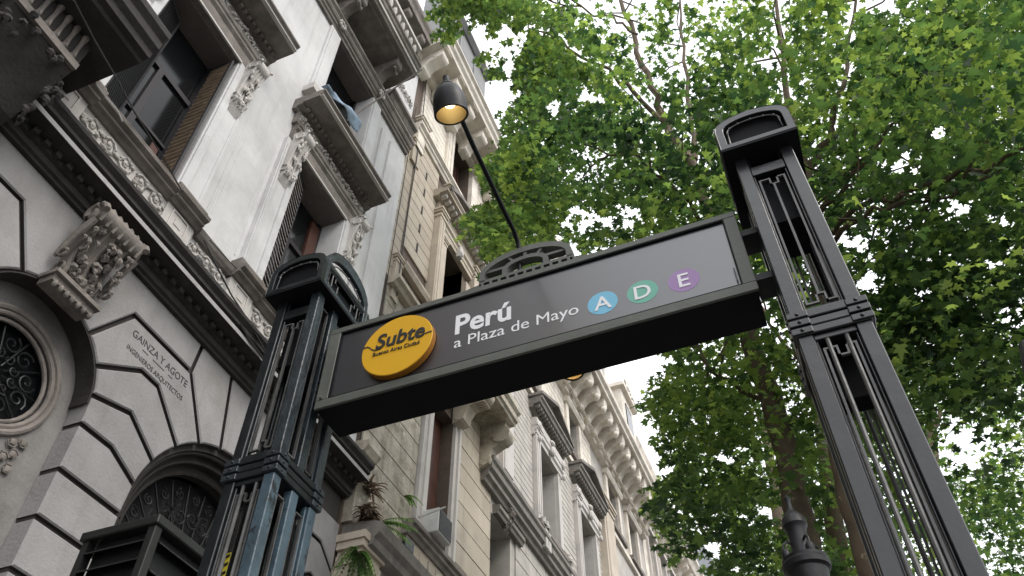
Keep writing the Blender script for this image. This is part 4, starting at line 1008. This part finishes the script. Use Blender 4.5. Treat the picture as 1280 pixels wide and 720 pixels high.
    for axis,w,d in (('y',HW,HD),('x',HD-.0224,HW)):
        for s_ in (-1,1):
            mb=MB(); tmp=MB().plate(gable(w),[hole(w)],0,.022)
            for (t_,a_,b_) in tmp.v:
                dd=d-.022+t_
                mb.v.append((a_,s_*dd,b_) if axis=='y' else (s_*(dd-.001),a_,b_))
            mb.f=tmp.f; mb.build('head_frame',(pm if axis=='y' else sm),t,bevel=.003)
            hb=[(x_*.88,z_) for x_,z_ in hole(w)]; cz_=(z0+z1)/2+.02; hb=[(x_,cz_+(z_-cz_)*.84) for x_,z_ in hb]; hb.append(hb[0])
            P=[((x_,s_*(d-.012),z_) if axis=='y' else (s_*(d-.012),x_,z_)) for x_,z_ in hb]
            b=MB().tube(P,.0035,6)
            for k in range(0,len(P)-1,2): 
                p=Vector(P[k]); b.blob(p*1,(.006,.006,.006),6,4)
            if axis=='x':
                for q in (-1,1):
                    kp=[(q*w*.62,z0+.04),(q*w*.62,z0+.12),(q*w*.48,z0+.12),(q*w*.48,z0+.085),(q*w*.34,z0+.085),(q*w*.34,z0+.04)]
                    b.tube([(s_*(d-.012),a_,b_) for a_,b_ in kp],.0035,5)
            b.build('head_fret',M['bar'],t,True)
    MB().extr([(x_*.78,z_-.015 if z_>z0+.01 else z_+.001) for x_,z_ in gable(HW)],-HD+.03,HD-.03,lambda p,q:(p[0],q,p[1])).build('head_lining',M['case'],t)
    # curved roof shell
    g_=gable(HW)[2:]; MB().extr([(x_,z_) for x_,z_ in g_]+[(x_*.93,z_-.012) for x_,z_ in g_[::-1]],-HD+.0225,HD-.0225,lambda p,q:(p[0],q,p[1])).build('head_roof',pm,t)
    # inner dark core plate near the head and the base
    MB().box(-.058,.058,-.09,.09,3.86,4.222).build('neck',M['case'],t)
    MB().box(-.14,.14,-.18,.18,0,.30).build('base',pm,t,bevel=.01)
    return t
cl_=column(-1.7555,'left cast-iron entrance column, dark blue-green and peeling, against the white building',M['paint'],M['paint_sky'],1)
cr_=column(.2425,'right cast-iron entrance column, scuffed black-grey, against the trees',M['paint_grey'],M['paint_grey'],-1)
# ivory core of left column is open; dark inner conduit
MB().box(-.045,.045,-.02,.05,3.12,3.27).build('inner_box',M['case'],cr_)
tp=MB().box(-1.815,-1.775,1.955,1.957,2.86,3.02); o=tp.build('tape',M['yellow']); tag(o,'strip of yellow and black tape inside the left column','tape')
for k in range(5): MB().add([(-1.815,1.9535,2.87+k*.03),(-1.775,1.9535,2.885+k*.03),(-1.775,1.9535,2.896+k*.03),(-1.815,1.9535,2.881+k*.03)],[(0,1,2,3)]).build('tape_stripe',M['black'],o)

# ================================================================= SIGN
sg=thing('station_sign','black subway station sign lettered Perú a Plaza de Mayo between the two columns','sign')
SX0,SX1,SZ0,SZ1,SY0,SY1=-1.61,.082,3.606,4.030,2.0,2.19
MB().box(SX0+.004,SX1-.004,SY0+.013,SY1-.002,SZ0+.0005,SZ1-.004).build('casing',M['case'],sg)
for (a,b,c,d) in ((SX0,SX1,SZ1-.028,SZ1),(SX0,SX1,SZ0,SZ0+.04),):
    MB().box(a,b,SY0,SY0+.0125,c,d).build('frame_rail',M['frame'],sg,bevel=.0015)
for (a,b) in ((SX0,SX0+.052),(SX1-.045,SX1)):
    MB().box(a,b,SY0+.0005,SY0+.0125,SZ0+.04,SZ1-.028).build('frame_stile',M['frame'],sg,bevel=.002)
MB().box(SX0+.052,SX1-.045,SY0+.0115,SY0+.0135,SZ0+.04,SZ1-.028).build('panel',M['panel'],sg)
b=MB()
for (a,bb,c,d) in ((SX0+.052,SX1-.045,SZ1-.034,SZ1-.028),(SX0+.052,SX1-.045,SZ0+.04,SZ0+.045),(SX0+.052,SX0+.057,SZ0+.045,SZ1-.034),(SX1-.05,SX1-.045,SZ0+.045,SZ1-.034)): b.box(a,bb,SY0+.002,SY0+.0115,c,d)
b.build('gasket',M['case'],sg)
MB().tube([(SX1-.058,SY0+.004,SZ0+.065),(SX1-.058,SY0+.004,SZ0+.13)],.003,6).tube([(SX0+.02,SY0-.002,SZ0+.05),(SX0+.03,SY0-.002,SZ0+.05)],.008,8).build('catch',M['bar'],sg)
br=MB()
for z in (3.70,3.94):
    br.box(SX1,.14,2.04,2.14,z-.015,z+.015); br.box(-1.65,SX0,2.04,2.14,z-.015,z+.015)
br.build('mounting_bracket',M['dark_iron'],sg)
# oil lettering shapes on the left stile are scuffs
# crest on the top: open stepped arch
cx=-.752; z0=SZ1
cr=MB(); yb0,yb1=2.03,2.07
cr.px  # (noop)
def XZ(poly,y0=yb0,y1=yb1): cr.extr(poly,y0,y1,lambda p,t:(p[0],t,p[1]))
XZ([(cx-.30,z0),(cx+.30,z0),(cx+.30,z0+.012),(cx+.22,z0+.028),(cx-.22,z0+.028),(cx-.30,z0+.012)])
XZ([(cx-.20,z0+.05),(cx+.20,z0+.05),(cx+.20,z0+.066),(cx-.20,z0+.066)])
for k in range(11):
    xx=cx-.185+k*.037; XZ([(xx-.006,z0+.028),(xx+.006,z0+.028),(xx+.006,z0+.05),(xx-.006,z0+.05)])
n=16
def arc(w,h,zb,lo,hi): return [(cx+w*math.cos(math.pi*(lo+(hi-lo)*i/n)),zb+h*math.sin(math.pi*(lo+(hi-lo)*i/n))) for i in range(n+1)]
zt=z0+.100
o_=[(cx+.20,z0+.06)]+arc(.20,.105,zt,.03,.97)+[(cx-.20,z0+.06)]; i_=[(cx+.176,z0+.06)]+arc(.176,.078,zt-.005,.03,.97)+[(cx-.176,z0+.06)]
XZ(o_+i_[::-1])
o_=[(cx+.10,z0+.06)]+arc(.10,.055,z0+.095,.03,.97)+[(cx-.10,z0+.06)]; i_=[(cx+.078,z0+.06)]+arc(.078,.035,z0+.093,.03,.97)+[(cx-.078,z0+.06)]; XZ(o_+i_[::-1],yb0+.002,yb1-.002)
for a in (.30,.5,.70):
    p0=(cx+.09*math.cos(math.pi*a),z0+.14); p1=(cx+.15*math.cos(math.pi*a),zt+.088)
    XZ([(p0[0]-.007,p0[1]),(p0[0]+.007,p0[1]),(p1[0]+.007,p1[1]),(p1[0]-.007,p1[1])],yb0+.004,yb1-.004)
XZ([(cx-.185,z0+.110),(cx-.09,z0+.110),(cx-.09,z0+.124),(cx-.185,z0+.124)],yb0+.006,yb1-.006); XZ([(cx+.09,z0+.110),(cx+.185,z0+.110),(cx+.185,z0+.124),(cx+.09,z0+.124)],yb0+.006,yb1-.006)
for s_ in (-1,1):
    XZ([(cx+s_*.30,z0+.028),(cx+s_*.20,z0+.028),(cx+s_*.20,z0+.05),(cx+s_*.24,z0+.044)],yb0+.003,yb1-.003)
cr.build('crest',M['frame'],sg)
cr2=MB(); cr=cr2; XZ([(cx-.30,z0),(cx+.30,z0),(cx+.22,z0+.066),(cx-.22,z0+.066)],2.14,2.17)
cr2.build('crest',M['frame'],sg)
# logo disc
lg=MB().lathe([(0,0),(.154,0),(.154,.026)],48,(-1.268,1.982,3.811),(0,1,0)).build('logo_disc',M['orange_rim'],sg)
MB().lathe([(0,0),(.151,0),(.153,.003)],48,(-1.268,1.9795,3.811),(0,1,0)).build('logo_face',M['orange'],lg)
yy=1.9775; LX=lambda x:-1.268+(x+1.274)*.895; LZ=lambda z:3.811+(z-3.815)*.895
text('lettering','Subte',M['black'],lg,.106,T_front(LX(-1.378),yy,LZ(3.818)),.001,.0022,width=.212,shear=.12)
text('lettering','Buenos Aires Ciudad',M['black'],lg,.029,T_front(LX(-1.385),yy,LZ(3.778)),.001,0,width=.20)
wv=MB(); 
def ribbon(pts,h):
    for (a,b),(c,d) in zip(pts,pts[1:]): wv.add([(LX(a),yy,LZ(b-h)),(LX(c),yy,LZ(d-h)),(LX(c),yy,LZ(d+h)),(LX(a),yy,LZ(b+h))],[(0,1,2,3)])
ribbon([(-1.441,3.847),(-1.42,3.848),(-1.41,3.84),(-1.395,3.822),(-1.38,3.814),(-1.35,3.814)],.004); ribbon([(-1.16,3.826),(-1.14,3.83),(-1.125,3.833),(-1.106,3.832)],.004)
wv.build('wordmark_line',M['black'],lg)
yt=2.0105
text('lettering','Perú',M['text'],sg,.142,T_front(-1.035,yt,3.808),.0005,.0035,width=.232)
text('lettering','a Plaza de Mayo',M['text'],sg,.076,T_front(-1.035,yt,3.735),.0005,0,width=.495)
for (x,l,mm,nm) in ((-.448,'A','badge_blue','blue'),(-.300,'D','badge_green','green'),(-.150,'E','badge_purple','purple')):
    o=MB().lathe([(0,0),(.0565,0),(.0565,.001)],40,(x,2.0108,3.755),(0,1,0)).build('line_badge',M[mm],sg,label=nm+' round line badge with the letter '+l)
    text('letter',l,M['text'],o,.094,T_front(x,2.0095,3.722),.0005,.0008,align='CENTER')
# sign lamps
def sign_lamp(dirn,label):
    t=thing('sign_lamp',label,'lamp',(-.78,2.05 if dirn<0 else 2.15,0),0,'arm lamps above the sign'); 
    d=dirn; yb=0
    arm=[(0,0,4.05),(0,0,4.22),(0,d*.02,4.27),(0,d*.07,4.295),(0,d*.2,4.30),(0,d*.5,4.325),(0,d*.74,4.37)]
    if d>0: arm=[(0,0,4.03),(0,0,4.12),(0,d*.05,4.2),(0,d*.2,4.24),(0,d*.45,4.235),(0,d*.60,4.245)]
    MB().tube(arm,.0098,10).build('arm',M['lamp_shell'],t,True)
    e=Vector(arm[-1]); ax=Vector((0,-d*math.cos(R(66)),-math.sin(R(66))))
    MB().lathe([(0,-.045),(.012,-.045),(.014,-.02),(.02,-.01),(.03,0)],12,e,ax).build('knuckle',M['lamp_shell'],t,True)
    k_=.79; prof=[(a*k_,b*k_) for a,b in [(.0,-.005),(.03,-.003),(.055,.02),(.073,.06),(.080,.11),(.080,.145),(.0805,.168),(.070,.168)]]
    MB().lathe(prof,32,e,ax).build('shade',M['lamp_shell'],t,True)
    MB().lathe([(a*k_,b*k_) for a,b in [(.070,.166),(.068,.13),(.055,.08),(.03,.055),(0,.05)]],32,e,ax).build('reflector',M['reflector'],t,True)
    MB().blob(e+ax*(.075 if d<0 else .12),(.024,.024,.024) if d<0 else (.020,.020,.020),12,8).build('bulb',M['warm'] if d<0 else M['warm_bright'],t,True)
    return t,e,ax
sign_lamp(-1,'bell-shaped black lamp on a thin arm in front of the sign crest')
t2,e,ax=sign_lamp(1,'small lit lamp seen under the bottom edge of the sign, behind it')
# ================================================================= LAMP POST (background) and edge lantern
lp=thing('street_lamp_post','ornate cast-iron lamp column top in front of the tree trunks at the bottom','street lamp',(0,5.2,0))
c_=ony(1003,690,5.2)[0]; lp.location=(c_,5.2,0); lp.scale=(.82,.82,1)
MB().lathe([(.11,0),(.11,.5),(.07,.7),(.06,3.6),(.075,3.80),(.10,3.86),(.095,3.90),(.105,4.00),(.125,4.04),(.12,4.07),(.14,4.12),(.15,4.20),(.155,4.24),(.182,4.255),(.187,4.29),(.175,4.305),(.178,4.325),(.09,4.335)],24).build('shaft',M['dark_iron'],lp,True)
MB().lathe([(.095,4.34),(.08,4.37),(.075,4.52),(.085,4.55),(.10,4.57),(.095,4.62),(.06,4.66),(.03,4.69),(.02,4.75),(.03,4.78),(.0,4.82)],20).build('neck',M['dark_iron'],lp,True)
for k in range(4):
    a=k*math.pi/2+.5; c,s=math.cos(a),math.sin(a)
    MB().tube([(c*.07,s*.07,4.44),(c*.11,s*.11,4.45),(c*.15,s*.15,4.42),(c*.155,s*.155,4.34)],.010,6).lathe([(.03,4.32),(.035,4.34),(.035,4.37),(.022,4.39),(0,4.395)],10,(c*.14,s*.14,0)).tube([(c*.06,s*.06,3.72),(c*.13,s*.13,3.85),(c*.19,s*.19,4.06)],.012,6).build('scroll_arm',M['dark_iron'],lp,True)
el=thing('street_lantern','dark lantern body just entering the right edge of the frame','street lamp')
q=ony(1346,520,3.4); MB().lathe([(.03,q[2]-1.0),(.05,q[2]-.5),(.09,q[2]-.3),(.115,q[2]-.1),(.12,q[2]),(.115,q[2]+.1),(.09,q[2]+.28),(.05,q[2]+.42),(.0,q[2]+.46)],24,(q[0]+.0,q[1],0)).build('lantern_body',M['dark_iron'],el,True)
MB().tube([(q[0],q[1],0),(q[0],q[1],q[2]-.9)],.03,10).build('lantern_post',M['dark_iron'],el)

# ================================================================= TREES
# allowed crown directions, traced as the crown outline in the view (kept where true)
def proj(P):
    d=P-np.array([0,0,EYE]); c=d@CM   # rows: world; CM maps cam->world so world->cam = d @ CM
    return 640+F*c[:,0]/c[:,2],360+F*c[:,1]/c[:,2],c[:,2]
def inpoly(x,y,poly):
    r=np.zeros(len(x),bool); n=len(poly)
    for i in range(n):
        x0,y0=poly[i]; x1,y1=poly[(i+1)%n]
        c=((y0>y)!=(y1>y))&(x<(x1-x0)*(y-y0)/(y1-y0+1e-9)+x0); r^=c
    return r
OUT=[(535,-400),(555,-20),(548,18),(538,42),(545,52),(560,44),(580,30),(598,22),(612,30),(618,60),(606,75),(615,92),(640,105),(650,118),(640,140),(632,160),(625,180),(608,190),(600,210),(612,235),(600,262),(585,280),(580,300),(600,312),(612,330),(625,350),(700,300),(780,320),(840,430),(828,470),(806,500),(800,520),(822,540),(822,560),(838,570),(832,590),(812,612),(818,640),(812,668),(832,690),(850,700),(860,690),(876,690),(890,715),(930,820),(1500,1400),(2200,800),(2200,-400)]
SKY=[(635,60,22,34),(960,78,14,14),(1100,5,30,9),(1205,555,30,32),(1150,365,10,8),(1130,205,22,12),(1195,258,26,14),(1065,300,22,10),(780,270,20,14),(735,275,28,16),(690,135,12,12),(1262,395,14,10),(1190,695,20,14),(740,120,16,10),(1250,275,16,12),(1050,640,14,12),(890,690,14,14),(965,640,16,8),(905,575,10,10),(1240,330,12,8),(770,30,14,10),(1000,210,10,14),(1170,165,14,8),(1085,355,16,12)]
LF=np.array([(0,0),(.30,-.10),(.50,.10),(.26,.22),(.52,.55),(.20,.50),(0,1.0),(-.20,.50),(-.52,.55),(-.26,.22),(-.50,.10),(-.30,-.10)])
def leaves(pos,size,tree,name='crown'):
    ct=pos[:,3]; pos=pos[:,:3]; n=len(pos); k=len(LF)
    nrm=rng.normal(0,.48,(n,3))+np.array([0,0,1]); nrm/=np.linalg.norm(nrm,axis=1)[:,None]
    a=rng.normal(0,1,(n,3)); a-=nrm*(a*nrm).sum(1)[:,None]; a/=np.linalg.norm(a,axis=1)[:,None]; b=np.cross(nrm,a)
    sz=size*np.clip(rng.lognormal(0,.32,n),.45,1.9)
    loc=LF[None,:,:]*sz[:,None,None]
    fold=np.abs(LF[:,0])[None,:]*sz[:,None]*rng.uniform(-.5,.15,(n,1))
    V=pos[:,None,:]+loc[:,:,0,None]*a[:,None,:]+loc[:,:,1,None]*b[:,None,:]+fold[:,:,None]*nrm[:,None,:]-np.array([0,0,1])*(LF[:,1]**2)[None,:,None]*sz[:,None,None]*.25
    V=V.reshape(-1,3)
    fan=np.array([(0,i,i+1) for i in range(1,k-1)])
    Fc=(np.arange(n)[:,None,None]*k+fan[None]).reshape(-1,3)
    me=bpy.data.meshes.new(name); me.vertices.add(len(V)); me.vertices.foreach_set('co',V.astype(np.float32).ravel())
    me.loops.add(Fc.size); me.loops.foreach_set('vertex_index',Fc.astype(np.int32).ravel())
    me.polygons.add(len(Fc)); me.polygons.foreach_set('loop_start',np.arange(0,Fc.size,3,dtype=np.int32)); me.polygons.foreach_set('loop_total',np.full(len(Fc),3,dtype=np.int32))
    me.update(calc_edges=True); me.materials.append(M['leaf'])
    tn=np.clip(rng.normal(.42,.17,n)+ct+.16*np.sin(pos[:,0]*1.3+pos[:,2]*1.1)+.12*np.sin(pos[:,1]*1.9-pos[:,0]*.8),0,1)
    at=me.attributes.new('tint','FLOAT','POINT'); at.data.foreach_set('value',np.repeat(tn,k).astype(np.float32))
    o=bpy.data.objects.new(name,me); link(o); o.parent=tree; return o
LIMBS=[]
def crown_points(c,r,nclump,per,spread,flat=.45):
    pts=[]
    pts=[]; tts=[]
    u=rng.normal(0,1,(nclump,3)); u/=np.linalg.norm(u,axis=1)[:,None]; rad=rng.random(nclump)**.45
    C=np.array(c)+u*rad[:,None]*np.array(r)
    keepc=C[:,2]>c[2]-r[2]
    for q in C[keepc]:
        k=int(per*rng.uniform(.5,1.4)); s=spread*rng.uniform(.6,1.3)
        pts.append(np.concatenate([q+rng.normal(0,1,(k,3))*np.array([s,s,s*flat]),np.full((k,1),rng.normal(0,.20))],1))
    PT=np.concatenate(pts); P=PT[:,:3]; x,y,z=proj(P); vis=z>.5
    jx=rng.normal(0,5,len(P)); jy=rng.normal(0,5,len(P)); inside=inpoly(x+jx+8*np.sin(y*.09+1)+6*np.sin(y*.23+x*.1),y+jy+7*np.sin(x*.11)+5*np.sin(x*.27+y*.07),OUT); ok=~vis|inside
    for (sx,sy,rx,ry) in SKY:
        dd=((x-sx)/rx)**2+((y-sy)/ry)**2+.55*np.sin(x*.23+y*.11)+.5*np.sin(x*.09-y*.26+2)+.45*np.sin(x*.41+1)*np.cos(y*.33); ok&=~(vis&(rng.random(len(P))<np.clip(1.65-dd,0,.95)))
    g=np.sin(P[:,0]*5.1+P[:,1]*2.3)*np.sin(P[:,1]*4.7-P[:,2]*3.1)+np.sin(P[:,2]*6.3+P[:,0]*3.7)*.8; ok&=~((g>.62)&(rng.random(len(P))<.85))
    # never through the facade
    ok&=P[:,0]>-4.0
    # leaves thin out in front of the bare limbs
    for (L3,rad,LK) in LIMBS:
        lx,ly,lz=proj(np.array(L3))
        for i in range(len(lx)-1):
            ax,ay,bx,by=lx[i],ly[i],lx[i+1],ly[i+1]; d2=(bx-ax)**2+(by-ay)**2+1e-6
            t=np.clip(((x-ax)*(bx-ax)+(y-ay)*(by-ay))/d2,0,1); dd=np.hypot(x-ax-t*(bx-ax),y-ay-t*(by-ay))
            zz=lz[i]+t*(lz[i+1]-lz[i]); w=F*rad/zz+4
            ok&=~((dd<w)&(z<zz+.15)&(rng.random(len(x))<LK))
    return PT[ok]
def limb(mb,pts,r0,r1,n=8,wig=.04):
    P=[]; K=len(pts)
    for i in range(K-1):
        for j in range(4):
            t=j/4; a,b=np.array(pts[i]),np.array(pts[i+1]); P.append(a+(b-a)*t+rng.normal(0,wig,3)*(1 if (i or j) else 0))
    P.append(np.array(pts[-1])); rr=[r0+(r1-r0)*i/(len(P)-1) for i in range(len(P))]
    mb.tube(P,rr,n); return P
def Y(u,v,y): return ony(u,v,y)
def twigs(mb,P,n=7,l=1.1,r=.018):
    for _ in range(n):
        p=np.array(P[rng.integers(len(P)//3,len(P))]); d=rng.normal(0,1,3); d[2]=abs(d[2])*.4; d/=np.linalg.norm(d)
        q=p+d*l*rng.uniform(.5,1); e=q+rng.normal(0,.3,3)+d*.3
        xx,yy_,zz=proj(np.array([p,q,e]))
        if (zz>0).all() and not inpoly(xx,yy_,OUT).all(): continue
        mb.tube([p,(p+q)/2+rng.normal(0,.06,3),q,e],[r,r*.8,r*.55,r*.25],5)
CROWNS=[]
def tree(label,trunk,limbs,crown,twn=6,size=.074,rt=(.21,.12)):
    base=trunk[0]; t=thing('plane_tree',label,'tree',(0,0,0),0,'plane trees lining the pavement')
    mb=MB(); P=limb(mb,trunk,rt[0],rt[1],12,.015); LIMBS.append((P[::3]+[P[-1]],(rt[0]+rt[1])*.4,.35)); mb.build('trunk',M['bark'],t,True)
    for l,r0,r1 in limbs:
        lb=MB(); Q=limb(lb,l,r0,r1,8,.035); LIMBS.append((Q[::2]+[Q[-1]],(r0+r1)/2,.75)); twigs(lb,Q,twn); lb.build('limb',M['bark'],t,True)
    CROWNS.append((t,crown,size)); return t,0
tot=0
# tree 1: main trunk, Y = 8
y=8.0
tr1=[(Y(1010,700,y)[0]+.03,y,0),Y(1010,700,y),Y(985,570,y),Y(940,430,y),Y(905,320,y),Y(885,262,y),Y(863,200,y)]
t,n_=tree('plane tree directly behind the sign, its pale trunk rising behind the lamp column',tr1,[
  ([Y(863,200,y),Y(836,156,y),Y(820,122,7.8),Y(797,68,7.6),Y(777,0,7.4),Y(760,-60,7.2)],.085,.03),
  ([Y(836,156,y),Y(790,115,7.6),Y(763,88,7.3),Y(700,50,7.0),Y(660,35,6.8)],.05,.015),
  ([Y(868,200,y),Y(868,163,8.1),Y(854,80,8.1),Y(850,0,8.0)],.06,.02),
  ([Y(905,320,y),Y(860,250,7.2),Y(800,200,6.6),Y(730,180,6.2)],.035,.012),
  ([Y(960,500,y),Y(900,470,7.6),Y(870,440,7.2)],.03,.01),
  ([Y(797,43,6.6),Y(760,22,6.4),Y(693,0,6.2),Y(640,-30,6.0)],.022,.014)],
  [((-1.6,7.6,10.2),(2.6,2.8,3.6),380,75,.26),((-.6,8.6,7.0),(1.8,2.2,1.9),150,70,.25),((-3.0,7.4,11.0),(1.0,1.6,2.2),70,60,.26),(Y(655,55,6.2),(1.1,1.2,1.6),110,75,.25),(Y(585,10,5.6),(.9,1.0,.9),70,70,.22),(Y(640,260,7.0),(.9,1.2,1.0),60,70,.24),(Y(700,110,6.6),(1.2,1.2,1.2),90,70,.25)],rt=(.165,.075)); tot+=n_
# tree 2: right of the column, Y = 6.5, forks
y=7.0
tr2=[(Y(1095,700,y)[0],y,0),Y(1095,720,y),Y(1060,600,y),Y(1040,480,y),Y(1020,330,y),Y(1008,215,y)]
t,n_=tree('plane tree seen through the right column, with long limbs reaching right',tr2,[
  ([Y(1008,215,y),Y(1030,180,y),Y(1044,150,y),Y(1060,80,6.8),Y(1070,0,6.5)],.07,.02),
  ([Y(1018,300,y),Y(1026,263,6.8),Y(1055,232,6.6),Y(1085,199,6.3),Y(1120,150,6.0)],.04,.014),
  ([Y(1025,300,y),Y(1062,267,6.6),Y(1108,247,6.2),Y(1170,228,5.9),Y(1235,204,5.6),Y(1330,170,5.2)],.038,.016),
  ([Y(1022,320,y),Y(1050,295,6.5),Y(1090,265,6.3),Y(1150,250,6.0),Y(1200,238,5.8)],.035,.012),
  ([Y(1008,215,y),Y(985,130,6.8),Y(975,50,6.6),Y(965,-50,6.4)],.06,.02)],
  [((1.4,6.6,9.0),(2.6,2.6,3.3),330,75,.30),((3.6,6.0,7.6),(2.2,2.4,2.6),200,75,.30),(Y(1180,60,6.5),(1.6,1.3,1.0),120,80,.28),(Y(1150,430,7.5),(1.3,1.2,.8),110,80,.28),((.6,6.2,11.5),(2.4,2.2,1.6),100,60,.3)],rt=(.17,.07)); tot+=n_
# tree 3, 4 further along
y=12.0
tr3=[(Y(1050,700,y)[0],y,0),Y(1052,720,y),Y(1035,600,y),Y(1022,500,y),Y(1000,400,y)]
t,n_=tree('slimmer plane tree further down the row, between the lamp column and the right column',tr3,[
  ([Y(1030,570,y),Y(1045,520,y),Y(1040,450,11.6)],.06,.02),([Y(1015,470,y),Y(980,430,11.6),Y(950,380,11.4)],.05,.02)],
  [((-.6,12.2,8.8),(2.4,2.4,3.4),250,60,.36),((-2.2,12.6,8.6),(1.3,1.6,2.4),80,55,.34),((2.4,12,8.2),(2.6,2.5,3.2),220,60,.36)],rt=(.17,.09)); tot+=n_
y=15.0
tr4=[(Y(1170,640,y)[0],y,0),Y(1172,640,y),Y(1162,520,y),Y(1150,430,y)]
t,n_=tree('thin plane tree in the gap right of the right column, against bright sky',tr4,[
  ([Y(1165,540,y),Y(1180,500,y),Y(1200,440,14.6)],.05,.02)],
  [((4.6,14.5,8.5),(3.2,2.6,3.6),210,55,.36),((7.2,12,8.2),(3.0,3.0,3.4),160,55,.36)],rt=(.13,.08)); tot+=n_
y=19.0
tr5=[(Y(985,700,y)[0],y,0),Y(985,720,y),Y(968,600,y),Y(950,520,y)]
t,n_=tree('far plane tree at the end of the visible row, next to the distant facade',tr5,[],
  [((-1.0,19.5,8.5),(2.3,2.6,4.2),230,45,.40),((2.5,19,8),(3,2.6,4),180,45,.42),((-.5,26,8),(2.4,3,4),120,40,.45)],twn=0,rt=(.2,.1)); tot+=n_
# unseen tree added behind the camera to shade the facade and the sign's reflection
tr6=[(1.3,-3.2,0),(1.2,-3.1,3),(1.0,-2.8,6.5)]
t,n_=tree('unseen plane tree added behind the camera to shade the left facade and darken the sign reflection',tr6,[([(1.0,-2.8,6.4),(-.5,-2.2,8),(-2,-1.6,9.5)],.09,.03),([(1,-2.8,6.4),(-1.4,-4.6,8.2),(-3.0,-7,9.6)],.09,.03)],
  [((-2.6,-4.2,9.4),(2.0,4.2,2.8),170,60,.45),((-3.0,-12,9.5),(2.2,4.5,3),120,60,.5)],twn=3,size=.17); tot+=n_
for (t_,cw,sz_) in CROWNS:
    pts=np.concatenate([crown_points(*c) for c in cw]); tot+=len(pts); leaves(pts,sz_,t_)
print('leaves',tot,'objects',len(bpy.data.objects))
